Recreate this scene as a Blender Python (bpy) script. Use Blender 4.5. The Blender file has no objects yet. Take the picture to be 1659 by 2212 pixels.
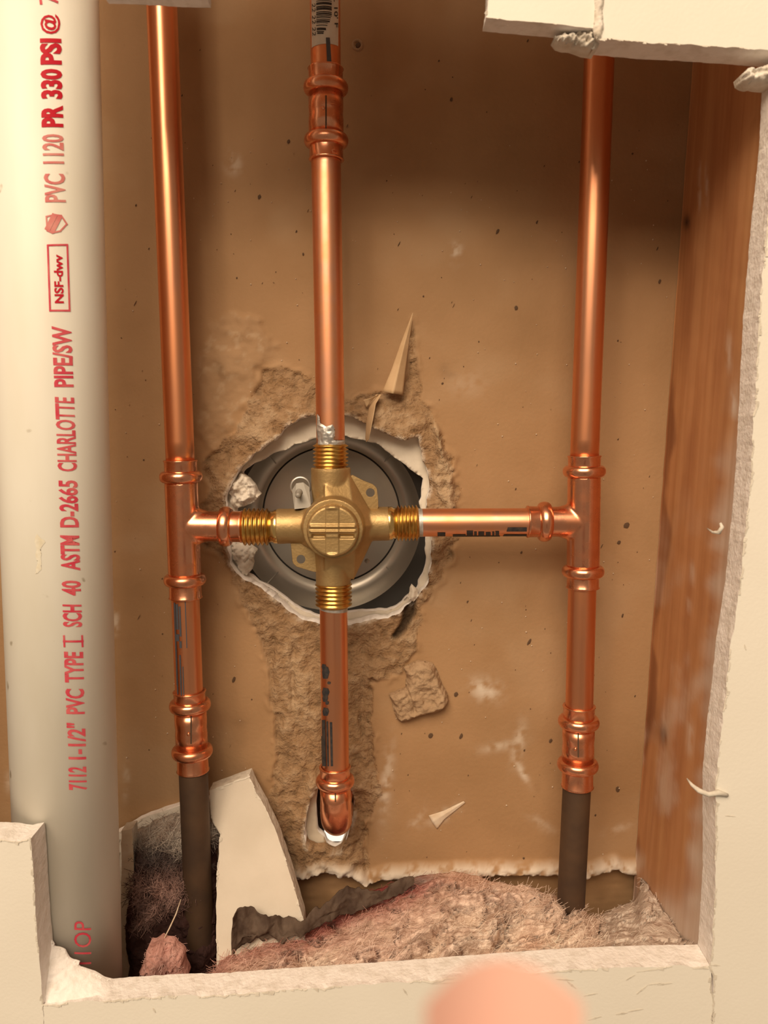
import bpy, bmesh, math, random
import numpy as np
from mathutils import Vector, noise as mnoise
random.seed(7); rng = np.random.default_rng(7)
# ------------------------------------------------------------------ camera
F = 1740.0; PITCH = math.radians(7.0); CP, SP = math.cos(PITCH), math.sin(PITCH)
CAM = np.array([0.0, 0.0, 1.20])
scene = bpy.context.scene
cd = bpy.data.cameras.new('camera'); cam = bpy.data.objects.new('camera', cd)
scene.collection.objects.link(cam); scene.camera = cam
cam.location = CAM; cam.rotation_euler = (math.pi/2 - PITCH, 0, 0)
cd.sensor_fit = 'HORIZONTAL'; cd.lens = 4.0; cd.sensor_width = 4.0*1659/F
cd.clip_start = 0.005; cd.clip_end = 20
cd.dof.use_dof = True; cd.dof.focus_distance = 0.45; cd.dof.aperture_fstop = 1.9
# ------------------------------------------------------------------ world, lights, exposure
w = bpy.data.worlds.new('world'); scene.world = w; w.use_nodes = True
w.node_tree.nodes['Background'].inputs[0].default_value = (1.0, 0.75, 0.51, 1)
w.node_tree.nodes['Background'].inputs[1].default_value = 0.23
def lamp(loc, watts, rad, col=(1.0, 0.785, 0.555), name='vanity_bulb'):
    l = bpy.data.lights.new(name, 'POINT'); l.energy = watts; l.shadow_soft_size = rad; l.color = col
    o = bpy.data.objects.new(name, l); scene.collection.objects.link(o); o.location = loc
    return o
for bx_ in (-0.50, -0.12):
    lamp((bx_, -0.70, 1.92), 5.6, 0.07)
al = bpy.data.lights.new('ceiling_light', 'AREA'); al.shape = 'RECTANGLE'; al.size = 1.5; al.size_y = 1.2; al.energy = 47; al.color = (1.0, 0.785, 0.555)
ao = bpy.data.objects.new('ceiling_light', al); scene.collection.objects.link(ao); ao.location = (-0.40, -1.0, 2.36)
ao.rotation_euler = (Vector((0.0, 0.45, 1.15)) - ao.location).to_track_quat('-Z', 'Y').to_euler()
lamp((0.15, 1.05, 1.45), 22, 0.08, (1.0, 0.93, 0.84), 'shower_lamp')
vs = scene.view_settings
vs.view_transform = 'Standard'; vs.look = 'None'; vs.gamma = 1.0; vs.exposure = 0.0; vs.use_curve_mapping = False

# ------------------------------------------------------------------ helpers
def W(x, y, H):
    """world point seen at photo pixel (x, y), at distance H from the camera measured straight into the wall"""
    u = (x - 829.5)/F; v = (y - 1106.0)/F
    d = np.array([u, CP - v*SP, -SP - v*CP])
    return CAM + d*(H/d[1])
def ray(x, y):
    u = (x - 829.5)/F; v = (y - 1106.0)/F
    d = np.array([u, CP - v*SP, -SP - v*CP]); return d/np.linalg.norm(d)
def PX(p, y, H):
    """length in metres of p photo pixels at row y, distance H"""
    v = (y - 1106.0)/F
    return p*(H/(CP - v*SP))/F
def to_px(X, Y, Z):
    dz = Z - CAM[2]
    dep = Y*CP - dz*SP; up = Y*SP + dz*CP
    return 829.5 + F*X/dep, 1106.0 - F*up/dep
def vnoise(x, y, seed):
    xi = np.floor(x).astype(np.int64); yi = np.floor(y).astype(np.int64); fx = x - xi; fy = y - yi
    def h(a, b):
        n = (a*374761393 + b*668265263 + seed*974634777) & 0xffffffff
        n = ((n ^ (n >> 13))*1274126177) & 0xffffffff
        return ((n ^ (n >> 16)) & 0xffff)/65535.0*2 - 1
    fx = fx*fx*(3 - 2*fx); fy = fy*fy*(3 - 2*fy)
    return (h(xi, yi)*(1-fx) + h(xi+1, yi)*fx)*(1-fy) + (h(xi, yi+1)*(1-fx) + h(xi+1, yi+1)*fx)*fy
def fbm(x, y, scale, octv=4, seed=1, gain=0.5):
    x = np.asarray(x, float)/scale; y = np.asarray(y, float)/scale
    s = 0; a = 1; t = 0
    for k in range(octv):
        s = s + a*vnoise(x + 17.3*k, y - 9.1*k, seed + k); t += a; a *= gain; x = x*2.03; y = y*2.03
    return s/t
def sstep(a, b, x):
    t = np.clip((x - a)/(b - a), 0, 1); return t*t*(3 - 2*t)
def poly_sd(px, py, poly):
    """signed distance (positive inside) to a polygon and nearest boundary point"""
    P = np.array(poly, float); Q = np.roll(P, -1, axis=0)
    best = np.full(px.shape, 1e18); nx = np.zeros(px.shape); ny = np.zeros(px.shape); ins = np.zeros(px.shape, bool)
    for (ax, ay), (bx, by) in zip(P, Q):
        dx, dy = bx-ax, by-ay; L = dx*dx + dy*dy + 1e-12
        t = np.clip(((px-ax)*dx + (py-ay)*dy)/L, 0, 1)
        qx = ax + t*dx; qy = ay + t*dy; d = (px-qx)**2 + (py-qy)**2
        m = d < best; best = np.where(m, d, best); nx = np.where(m, qx, nx); ny = np.where(m, qy, ny)
        c = ((ay > py) != (by > py)) & (px < (bx-ax)*(py-ay)/((by-ay) if by != ay else 1e-12) + ax)
        ins ^= c
    d = np.sqrt(best); return np.where(ins, d, -d), nx, ny
def rough_poly(poly, step=6, amp=4, seed=3, closed=True):
    out = []; P = [np.array(p, float) for p in poly]; n = len(P)
    for i in range(n if closed else n-1):
        a, b = P[i], P[(i+1) % n]; L = np.linalg.norm(b-a); k = max(1, int(L/step)); nrm = np.array([-(b-a)[1], (b-a)[0]])/(L+1e-9)
        for j in range(k):
            p = a + (b-a)*j/k
            out.append(tuple(p + nrm*amp*float(fbm(p[0], p[1], 22, 3, seed))))
    if not closed: out.append(tuple(P[-1]))
    return out
def quads_tris(idx, keep, ccw=True):
    A, B, C, D = idx[:-1, :-1], idx[1:, :-1], idx[1:, 1:], idx[:-1, 1:]; k = [keep[:-1, :-1], keep[1:, :-1], keep[1:, 1:], keep[:-1, 1:]]; cs = [A, B, C, D]; n = sum(q.astype(int) for q in k)
    out = np.stack([c[n == 4] for c in cs], -1).tolist(); 
    for j in range(4):
        m = (n == 3) & ~k[j]; o = [cs[(j+1) % 4][m], cs[(j+2) % 4][m], cs[(j+3) % 4][m]]; out += np.stack(o, -1).tolist()
    return out if ccw else [f[::-1] for f in out]
def open_edges(faces):
    d = {}
    for f in faces:
        for a, b in zip(f, f[1:] + f[:1]):
            if (b, a) in d: del d[(b, a)]
            else: d[(a, b)] = 1
    return np.array(list(d.keys()))
# ---- materials
MAT = {}
def _n(nt, t, **k):
    n = nt.nodes.new(t)
    for a, b in k.items(): setattr(n, a, b)
    return n
def mat(name, col, rough=0.7, metal=0.0, col2=None, nscale=40, ndetail=5, nlo=0.35, nhi=0.7, stretch=(1,1,1), bump=0.0, bscale=300, bdist=0.0005,
        attr=False, rough2=None, spec=0.5, sss=0.0, speck=None, coords='Generated'):
    m = bpy.data.materials.new(name); m.use_nodes = True; nt = m.node_tree; b = nt.nodes['Principled BSDF']; L = nt.links
    b.inputs['Roughness'].default_value = rough; b.inputs['Metallic'].default_value = metal
    b.inputs['Specular IOR Level'].default_value = spec
    geo = _n(nt, 'ShaderNodeNewGeometry'); mp = _n(nt, 'ShaderNodeMapping'); mp.inputs['Scale'].default_value = stretch
    L.new(geo.outputs['Position'], mp.inputs['Vector'])
    base = None
    if attr:
        a = _n(nt, 'ShaderNodeAttribute', attribute_name='Col'); base = a.outputs['Color']
    else:
        rgb = _n(nt, 'ShaderNodeRGB'); rgb.outputs[0].default_value = (*col, 1); base = rgb.outputs[0]
    nz = _n(nt, 'ShaderNodeTexNoise'); nz.inputs['Scale'].default_value = nscale; nz.inputs['Detail'].default_value = ndetail
    L.new(mp.outputs[0], nz.inputs['Vector'])
    mr = _n(nt, 'ShaderNodeMapRange'); mr.inputs['From Min'].default_value = nlo; mr.inputs['From Max'].default_value = nhi
    L.new(nz.outputs['Fac'], mr.inputs['Value'])
    if col2 is not None:
        mx = _n(nt, 'ShaderNodeMix', data_type='RGBA')
        if attr:
            mx.blend_type = 'MULTIPLY'
        L.new(mr.outputs[0], mx.inputs['Factor']); L.new(base, mx.inputs['A']); mx.inputs['B'].default_value = (*col2, 1)
        base = mx.outputs['Result']
    if speck:
        vz = _n(nt, 'ShaderNodeTexNoise'); vz.inputs['Scale'].default_value = speck[0]; vz.inputs['Detail'].default_value = 2
        L.new(geo.outputs['Position'], vz.inputs['Vector'])
        m2 = _n(nt, 'ShaderNodeMapRange'); m2.inputs['From Min'].default_value = speck[1]; m2.inputs['From Max'].default_value = speck[1] + 0.05
        L.new(vz.outputs['Fac'], m2.inputs['Value'])
        mx = _n(nt, 'ShaderNodeMix', data_type='RGBA'); L.new(m2.outputs[0], mx.inputs['Factor']); L.new(base, mx.inputs['A'])
        mx.inputs['B'].default_value = (*speck[2], 1); base = mx.outputs['Result']
    L.new(base, b.inputs['Base Color'])
    if rough2 is not None:
        mr2 = _n(nt, 'ShaderNodeMapRange'); mr2.inputs['From Min'].default_value = nlo; mr2.inputs['From Max'].default_value = nhi
        mr2.inputs['To Min'].default_value = rough; mr2.inputs['To Max'].default_value = rough2
        L.new(nz.outputs['Fac'], mr2.inputs['Value']); L.new(mr2.outputs[0], b.inputs['Roughness'])
    if bump:
        bz = _n(nt, 'ShaderNodeTexNoise'); bz.inputs['Scale'].default_value = bscale; bz.inputs['Detail'].default_value = 6
        L.new(mp.outputs[0], bz.inputs['Vector'])
        bp = _n(nt, 'ShaderNodeBump'); bp.inputs['Strength'].default_value = bump; bp.inputs['Distance'].default_value = bdist
        L.new(bz.outputs['Fac'], bp.inputs['Height']); L.new(bp.outputs[0], b.inputs['Normal'])
    if sss:
        b.inputs['Subsurface Weight'].default_value = sss; b.inputs['Subsurface Radius'].default_value = (0.006, 0.002, 0.001)
    MAT[name] = m; return m
mat('kraft', (0.5, 0.33, 0.19), 0.75, attr=True, col2=(0.86, 0.84, 0.8), nscale=18, nlo=0.4, nhi=0.7, bump=0.35, bscale=420, bdist=0.0006, spec=0.3)
mat('mortar_wall', (0.5, 0.33, 0.19), 0.95, attr=True, col2=(0.80, 0.74, 0.66), nscale=190, nlo=0.45, nhi=0.72, bump=0.9, bscale=560, bdist=0.0018, spec=0.1, speck=(420, 0.72, (0.16, 0.10, 0.06)))
mat('backer', (0.6, 0.55, 0.48), 0.85, attr=True, col2=(0.85, 0.83, 0.8), nscale=60, bump=0.3, bscale=300, spec=0.2)
mat('gypsum', (0.90, 0.86, 0.84), 0.9, col2=(0.74, 0.69, 0.64), nscale=160, nlo=0.45, nhi=0.75, bump=0.6, bscale=600, bdist=0.0008, spec=0.15)
mat('paint', (0.83, 0.80, 0.73), 0.6, col2=(0.79, 0.755, 0.68), nscale=14, bump=0.22, bscale=650, bdist=0.0004, spec=0.25)
mat('scrap_face', (0.66, 0.60, 0.52), 0.8, col2=(0.58, 0.52, 0.44), nscale=30, bump=0.2, bscale=500, spec=0.2)
mat('paper_edge', (0.74, 0.69, 0.61), 0.9, col2=(0.55, 0.50, 0.43), nscale=260, bump=0.5, bscale=600, spec=0.1)
mat('mortar', (0.43, 0.30, 0.19), 0.95, col2=(0.34, 0.225, 0.135), nscale=120, bump=0.9, bscale=420, bdist=0.0014, spec=0.1)
mat('plaster', (0.78, 0.73, 0.66), 0.9, col2=(0.60, 0.53, 0.44), nscale=130, bump=0.7, bscale=360, bdist=0.001, spec=0.15)
mat('pvc', (0.80, 0.78, 0.71), 0.42, col2=(0.73, 0.70, 0.61), nscale=26, nlo=0.45, nhi=0.75, stretch=(1,1,0.35), bump=0.05, bscale=200, spec=0.4,
    speck=(95, 0.735, (0.42, 0.37, 0.28)))
mat('ink_red', (0.62, 0.05, 0.09), 0.6, col2=(0.70, 0.16, 0.17), nscale=150, spec=0.2)
mat('ink_bold', (0.55, 0.012, 0.03), 0.5, spec=0.3)
mat('ink_pale', (0.66, 0.17, 0.17), 0.6, col2=(0.72, 0.32, 0.28), nscale=150, spec=0.2)
mat('ink_dark', (0.02, 0.022, 0.028), 0.5, col2=(0.06, 0.05, 0.045), nscale=400, spec=0.4)
mat('ink_blue', (0.09, 0.105, 0.13), 0.45, metal=0.3, col2=(0.10, 0.10, 0.12), nscale=400, spec=0.4)
mat('copper', (0.86, 0.40, 0.23), 0.30, 1.0, col2=(0.78, 0.32, 0.15), nscale=55, nlo=0.4, nhi=0.7, stretch=(1,1,0.3), rough2=0.40, bump=0.03, bscale=90, bdist=0.001)
mat('copper_fitting', (0.88, 0.42, 0.26), 0.22, 1.0, col2=(0.74, 0.30, 0.16), nscale=110, nlo=0.42, nhi=0.72, rough2=0.36, bump=0.06, bscale=140, bdist=0.001)
mat('copper_fresh', (0.90, 0.46, 0.30), 0.34, 1.0, col2=(0.84, 0.37, 0.18), nscale=70, rough2=0.42)
mat('copper_old', (0.105, 0.062, 0.036), 0.58, 0.35, col2=(0.06, 0.036, 0.024), nscale=45, rough2=0.7, speck=(330, 0.78, (0.25, 0.30, 0.24)), bump=0.1, bscale=200)
mat('brass', (0.47, 0.33, 0.155), 0.46, 0.75, col2=(0.37, 0.245, 0.105), nscale=90, rough2=0.55, bump=0.28, bscale=700, bdist=0.0005)
mat('brass_thread', (0.72, 0.45, 0.13), 0.28, 1.0, col2=(0.36, 0.16, 0.04), nscale=140, nlo=0.45, nhi=0.7)
mat('brass_bright', (0.86, 0.62, 0.26), 0.22, 1.0)
mat('steel', (0.40, 0.37, 0.33), 0.36, 0.95, col2=(0.36, 0.34, 0.31), nscale=30)
mat('zinc', (0.30, 0.28, 0.25), 0.6, 0.4, col2=(0.30, 0.28, 0.25), nscale=150, bump=0.2, bscale=300)
mat('black_line', (0.012, 0.01, 0.008), 0.6)
mat('solder', (0.58, 0.56, 0.53), 0.42, 0.6, col2=(0.30, 0.29, 0.28), nscale=260, bump=0.4, bscale=300)
mat('wood', (0.5, 0.25, 0.12), 0.62, attr=True, col2=(0.84, 0.77, 0.70), nscale=22, ndetail=6, stretch=(6, 6, 0.35), nlo=0.40, nhi=0.72, bump=0.16, bscale=70, spec=0.3)
mat('fluff', (0.7, 0.5, 0.4), 1.0, attr=True, col2=(0.62, 0.52, 0.48), nscale=140, nlo=0.45, nhi=0.75, bump=0.8, bscale=420, bdist=0.0016, spec=0.0)
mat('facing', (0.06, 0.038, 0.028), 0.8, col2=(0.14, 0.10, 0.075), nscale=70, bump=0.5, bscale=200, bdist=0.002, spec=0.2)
mat('sticker', (0.78, 0.76, 0.72), 0.6, col2=(0.68, 0.66, 0.62), nscale=120, spec=0.3)
mat('skin', (0.29, 0.125, 0.105), 0.5, col2=(0.26, 0.11, 0.09), nscale=60, sss=0.25, spec=0.4)
mat('nail', (0.78, 0.48, 0.40), 0.3)
mat('tile', (0.85, 0.84, 0.82), 0.3)
mat('scuff', (0.66, 0.60, 0.46), 0.7, col2=(0.76, 0.73, 0.64), nscale=300)
mat('speck', (0.10, 0.055, 0.028), 0.8)
mat('chalk', (0.70, 0.60, 0.48), 0.9, col2=(0.62, 0.48, 0.34), nscale=200)
mat('wire', (0.45, 0.43, 0.40), 0.4, 0.8)

# ---- object makers
COL = scene.collection
def mk(name, verts, faces, mats, parent=None, smooth=True, fmat=None, col=None, label=None, cat=None, group=None, kind=None):
    V = np.asarray(verts, float); c = (V.min(0) + V.max(0))/2
    me = bpy.data.meshes.new(name); me.from_pydata((V - c).tolist(), [], [tuple(int(i) for i in f) for f in faces]); me.update()
    if isinstance(mats, str): mats = [mats]
    for m in mats: me.materials.append(MAT[m])
    if fmat is not None: me.polygons.foreach_set('material_index', np.asarray(fmat, dtype=np.int32))
    if smooth: me.polygons.foreach_set('use_smooth', np.ones(len(me.polygons), bool))
    if col is not None:
        a = me.color_attributes.new('Col', 'FLOAT_COLOR', 'POINT')
        cc = np.ones((len(V), 4)); cc[:, :3] = col; a.data.foreach_set('color', cc.ravel().astype(np.float32))
    o = bpy.data.objects.new(name, me); COL.objects.link(o)
    wl = Vector(c); o['_c'] = c.tolist()
    if parent is not None:
        o.parent = parent; o.location = wl - Vector(parent['_c'])
    else: o.location = wl
    tag(o, label, cat, group, kind); return o
def tag(o, label=None, cat=None, group=None, kind=None):
    if label: o['label'] = label
    if cat: o['category'] = cat
    if group: o['group'] = group
    if kind: o['kind'] = kind
def empty(name, loc, label=None, cat=None, group=None, kind=None):
    o = bpy.data.objects.new(name, None); COL.objects.link(o); o.location = Vector(loc); o['_c'] = [float(t) for t in loc]
    o.empty_display_size = 0.01; tag(o, label, cat, group, kind); return o
def frame(d):
    d = np.asarray(d, float); d = d/np.linalg.norm(d)
    a = np.array([0, -1.0, 0]) if abs(d[1]) < 0.9 else np.array([0, 0, 1.0])
    a = a - d*np.dot(a, d); a /= np.linalg.norm(a); b = np.cross(d, a); return d, a, b
def lathe(p0, p1, prof, n=40, caps=True):
    """prof: list of (t, r) with t metres from p0 towards p1"""
    p0 = np.asarray(p0, float); d, a, b = frame(np.asarray(p1) - p0)
    th = np.arange(n)*2*math.pi/n; ring = np.cos(th)[:, None]*a + np.sin(th)[:, None]*b
    V = np.concatenate([p0 + d*t + ring*r for t, r in prof]); Fc = []
    for k in range(len(prof)-1):
        for i in range(n):
            j = (i+1) % n; Fc.append((k*n+i, k*n+j, (k+1)*n+j, (k+1)*n+i))
    if caps:
        Fc.append(tuple(range(n-1, -1, -1))); m = (len(prof)-1)*n; Fc.append(tuple(range(m, m+n)))
    return V, Fc
def tube_path(pts, rad, n=32):
    P = [np.asarray(p, float) for p in pts]; V = []; Fc = []; up = None
    for i, p in enumerate(P):
        t = P[min(i+1, len(P)-1)] - P[max(i-1, 0)]; t /= np.linalg.norm(t)
        if up is None: _, up, _ = frame(t)
        up = up - t*np.dot(up, t); up /= np.linalg.norm(up); b = np.cross(t, up)
        r = rad[i] if hasattr(rad, '__len__') else rad
        for k in range(n):
            th = 2*math.pi*k/n; V.append(p + (up*math.cos(th) + b*math.sin(th))*r)
    for i in range(len(P)-1):
        for k in range(n):
            j = (k+1) % n; Fc.append((i*n+k, i*n+j, (i+1)*n+j, (i+1)*n+k))
    Fc.append(tuple(range(n-1, -1, -1))); m = (len(P)-1)*n; Fc.append(tuple(range(m, m+n)))
    return np.array(V), Fc
def join(*parts):
    V = []; Fc = []; o = 0
    for v, f in parts:
        V.append(np.asarray(v, float)); Fc += [tuple(i+o for i in q) for q in f]; o += len(v)
    return np.concatenate(V), Fc
def box8(c):
    return np.array(c, float), [(0,3,2,1), (4,5,6,7), (0,1,5,4), (1,2,6,5), (2,3,7,6), (3,0,4,7)]
def aabox(x0, x1, y0, y1, z0, z1):
    return box8([(x0,y0,z0),(x1,y0,z0),(x1,y1,z0),(x0,y1,z0),(x0,y0,z1),(x1,y0,z1),(x1,y1,z1),(x0,y1,z1)])
def hull(points):
    bm = bmesh.new()
    for p in points: bm.verts.new(p)
    r = bmesh.ops.convex_hull(bm, input=bm.verts)
    bmesh.ops.delete(bm, geom=[v for v in bm.verts if not v.link_faces], context='VERTS')
    bm.verts.index_update(); V = [tuple(v.co) for v in bm.verts]; Fc = [tuple(v.index for v in f.verts) for f in bm.faces]; bm.free(); return np.array(V), Fc

H_FRONT, T_FRONT = 0.355, 0.0155          # room-side drywall: face and thickness
H_PVC, H_CU, H_WALL, H_BACK = 0.398, 0.452, 0.490, 0.4975

# ================================================================== SETTING
# ---- board at the back of the stud bay (brown paper face, torn, with mortar), a relief of fine cells with real holes
HOLE = [(520,1012),(560,972),(600,945),(646,905),(690,893),(747,897),(790,915),(834,938),(872,952),(900,945),(912,985),(926,1020),(928,1060),(922,1095),
        (930,1160),(932,1215),(918,1270),(880,1310),(838,1330),(762,1342),(700,1352),(640,1330),(595,1290),(555,1265),(525,1245),(500,1215),(492,1170),(486,1120),(492,1070),(505,1040)]
SPOUT = [(690,1692),(673,1720),(661,1760),(657,1800),(665,1826),(682,1836),(702,1834),(722,1841),(738,1834),(750,1806),(762,1770),(765,1730),(757,1698),(725,1680)]
TORN = [(440,1000),(470,960),(515,930),(540,850),(565,795),(610,785),(640,800),(680,830),(745,860),(790,855),(868,850),(893,690),(905,780),(915,860),(945,910),(962,960),(978,1000),
        (988,1060),(988,1180),(962,1230),(940,1270),(922,1300),(905,1380),(875,1440),(840,1470),(805,1480),(800,1560),(815,1620),(824,1700),(812,1760),(790,1775),(785,1830),(792,1880),(640,1895),
        (600,1830),(575,1740),(590,1690),(600,1650),(588,1570),(580,1480),(572,1420),(545,1350),(500,1260),(480,1200),(445,1185),(428,1170),(430,1090),(452,1060)]
SMEAR = [(430,760),(450,700),(520,670),(570,690),(610,760),(560,800),(540,860),(500,930),(450,980),(420,940),(425,850)]
BOTTOM = [(-400,1875),(250,1885),(560,1885),(640,1892),(700,1880),(760,1888),(790,1905),(820,1895),(900,1888),(1000,1886),(1120,1884),(1210,1886),(1262,1888),(1290,1880),(1330,1872),(1368,1882),(1420,1890),(1900,1890)]
KRAFT = np.array([0.39, 0.238, 0.124]); MORT = np.array([0.35, 0.225, 0.128]); PALE = np.array([0.50, 0.37, 0.245]); WHITE = np.array([0.74, 0.69, 0.62])
def wall_back():
    cell = 0.00115
    x0, x1 = -0.285, 0.205; z0 = W(800, 1905, H_WALL)[2] - 0.002; z1 = W(800, -60, H_WALL)[2]
    nx, nz = int((x1-x0)/cell)+1, int((z1-z0)/cell)+1
    X, Z = np.meshgrid(np.linspace(x0, x1, nx), np.linspace(z0, z1, nz), indexing='ij')
    px, py = to_px(X, H_WALL, Z)
    hole = rough_poly(HOLE, 8, 7, 5); spout = rough_poly(SPOUT, 7, 3, 8); torn = rough_poly(TORN, 10, 16, 11)
    keep = np.ones(px.shape, bool)
    bx = np.array([p[0] for p in BOTTOM]); by = np.array([p[1] for p in BOTTOM])
    yb = np.interp(px, bx, by) + 5*fbm(px, px*0, 30, 3, 21)
    # snap the cells next to a cut to the cut
    dpx = cell*F/H_WALL
    near_hole = None
    for poly in (hole, spout):
        sd, qx, qy = poly_sd(px, py, poly)
        m = np.abs(sd) < 0.7*dpx
        X = np.where(m, X + (qx-px)*H_WALL/F, X); Z = np.where(m, Z - (qy-py)*H_WALL/F, Z)
        keep &= (sd < 0) | m
        near_hole = -sd if near_hole is None else np.minimum(near_hole, -sd)
    m = np.abs(yb-py) < 0.6*dpx
    Z = np.where(m, Z - (yb-py)*H_WALL/F, Z); keep &= (py < yb) | m
    # relief, metres towards the room
    st, _, _ = poly_sd(px, py, torn)
    T = sstep(-1.5, 5, st)
    big = fbm(px, py, 70, 4, 31); fine = fbm(px, py, 16, 4, 41, 0.6); rid = fbm(px, py*0.18, 26, 3, 51)
    below = sstep(1330, 1420, py)
    d = 0.00012*fbm(px, py, 60, 3, 61)
    mort = 0.0012 + 0.0028*big + 0.0018*fine + below*(0.0018*rid + 0.0004*fbm(px, py, 8, 2, 71)) + 0.003*sstep(60, 5, near_hole)*(0.5 + big)
    d = d + T*(mort - 0.0022*sstep(26, 4, st)*(fbm(px, py, 40, 2, 81) > -0.1))
    # paper lifted along the torn edge
    d = d + 0.0011*sstep(-14, -2, st)*(1-T)*sstep(-0.15, 0.25, fbm(px, py, 34, 3, 91))
    # plaster smeared over the paper beside the hole
    ss, _, _ = poly_sd(px, py, rough_poly(SMEAR, 10, 22, 13)); S = sstep(-4, 12, ss)
    d = d + S*(0.0010 + 0.0022*fbm(px, py, 60, 4, 101) + .0012*np.abs(fbm(px, py, 40, 3, 103)))
    # ridge of dried plaster standing up on the right of the hole
    rdg = [(935,900),(950,930),(962,985),(982,1010),(986,1090),(972,1110),(945,1075),(930,1040),(948,980),(935,940)]
    sr, _, _ = poly_sd(px, py, rough_poly(rdg, 8, 8, 17)); R_ = sstep(-2, 10, sr); d = d + R_*(0.0045 + 0.003*fine)
    # bare triangular tear
    tri = [(893,686),(904,770),(914,845),(902,862),(868,850),(876,780)]
    s3, _, _ = poly_sd(px, py, tri); d = d - 0.0016*sstep(0, 6, s3)*(1-R_)
    # sunken gap lower right of hole, coloured near black
    gap = [(893,1288),(903,1296),(896,1330),(875,1368),(850,1385),(842,1372),(862,1345),(872,1310)]
    sg, _, _ = poly_sd(px, py, rough_poly(gap, 8, 6, 23)); G = sstep(-2, 6, sg); d = d - 0.005*G
    groove = np.exp(-((px - (632 + 4*fbm(py, py*0, 40, 2, 3)))/5.0)**2)*sstep(1380, 1400, py)*sstep(1560, 1500, py) + \
             np.exp(-((px - (783 + 4*fbm(py, py*0, 40, 2, 4)))/5.0)**2)*sstep(1455, 1475, py)*sstep(1640, 1560, py) + \
             np.exp(-((px - (588 + 6*fbm(py, py*0, 50, 2, 6)))/6.0)**2)*sstep(1360, 1400, py)*sstep(1700, 1600, py)
    d = d - 0.0025*groove*T
    # crumbly lip at the bottom edge
    lip = sstep(30, 8, yb - py)*sstep(590, 660, px)*sstep(1395, 1370, px)
    d = d + lip*(0.0045 + 0.002*fine)
    # crease beside the mortar at the bottom
    cr = np.exp(-((px - np.interp(py, [1750,1800,1860,1900], [800,792,788,800]))/4)**2)*sstep(1740, 1770, py); d = d - 0.002*cr
    # colours; mortar paler on its rises, darker in its hollows
    c = np.broadcast_to(KRAFT, px.shape + (3,)).copy()
    def mixc(c, col, m): return c*(1-m[..., None]) + np.asarray(col)*m[..., None]
    c = mixc(c, PALE, 0.22*sstep(0.1, 0.6, fbm(px, py, 160, 3, 111)))
    c = mixc(c, MORT*1.12, 0.55*S); c = mixc(c, PALE, 0.5*S*sstep(0.1, 0.5, fine))
    c = mixc(c, MORT*(1), T); c = mixc(c, PALE, 0.65*T*sstep(0.0, 0.5, big*0.6 + fine*0.6)); c = mixc(c, MORT*0.55, 0.7*T*sstep(0.15, 0.6, -fine))
    c = mixc(c, PALE*1.02, 0.85*R_); c = mixc(c, MORT*1.05, sstep(0, 6, s3)*(1-R_))
    c = mixc(c, (0.05, 0.032, 0.02), 0.95*G); c = mixc(c, WHITE, 0.8*lip*sstep(-0.5, 0.1, fine))
    c = mixc(c, WHITE, 0.55*sstep(9, 2, near_hole)*sstep(-0.2, 0.3, fine))
    # chalky scuffs on the paper
    for (sx, sy, rx, ry, rot, k) in [(1047,1490,30,22,0.3,.75),(1120,1605,12,42,0.2,.5),(1080,1612,40,10,-0.2,.45),(1128,1668,7,24,-0.5,.7),(985,545,12,22,0,.55),(835,1690,12,70,0.12,.5),
                                     (505,355,18,22,0,.4),(960,1760,36,12,-0.5,.5),(900,1770,10,26,0.5,.35),(1335,1790,30,8,-0.3,.3),(1170,1780,30,10,0.6,.3),(250,1345,7,24,0,.6),(272,1690,7,30,0.05,.45),(1010,830,40,30,0,.12),(20,1690,8,20,0,.4)]:
        ca, sa = math.cos(rot), math.sin(rot); ux = ((px-sx)*ca + (py-sy)*sa)/rx; uy = (-(px-sx)*sa + (py-sy)*ca)/ry
        g = np.exp(-(ux*ux + uy*uy))*sstep(-0.45, 0.35, fbm(px, py, 14, 4, 121)); c = mixc(c, (0.70, 0.62, 0.53), np.clip(k*g*1.3, 0, 1))
    for (sx, sy, rx, ry, k) in [(478,800,7,14,.5),(960,800,14,18,.35),(975,810,12,6,.3),(866,797,5,8,.4),(1160,1700,8,14,.25),(520,1560,18,8,.3)]:
        g = np.exp(-(((px-sx)/rx)**2 + ((py-sy)/ry)**2)); c = mixc(c, KRAFT*0.55, k*g)
    V = np.stack([X, H_WALL - d, Z], -1).reshape(-1, 3)
    idx = np.arange(nx*nz).reshape(nx, nz); faces = quads_tris(idx, keep); be = open_edges(faces); f0 = np.array([f[0] for f in faces])
    used = np.unique(be); mp = {int(v): i + len(V) for i, v in enumerate(used)}
    V2 = V[used].copy(); jit = 0.0012*fbm(V2[:, 0]*3000, V2[:, 2]*3000, 30, 3, 5)
    V2[:, 1] = H_WALL + 0.0070; V2[:, 0] += jit; V2[:, 2] += jit
    rim = [(int(q), int(p), mp[int(p)], mp[int(q)]) for p, q in be]
    colr = np.concatenate([c.reshape(-1, 3), np.where(((to_px(V2[:, 0], V2[:, 1], V2[:, 2])[1] > 1795) & (to_px(V2[:, 0], V2[:, 1], V2[:, 2])[1] < 1850))[:, None], MORT, WHITE)])
    allV = np.concatenate([V, V2]); fa = faces + rim
    us = np.unique(np.array([i for f in fa for i in f])) ; re = -np.ones(len(allV), int); re[us] = np.arange(len(us))
    fa2 = [tuple(re[i] for i in f) for f in fa]
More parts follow.
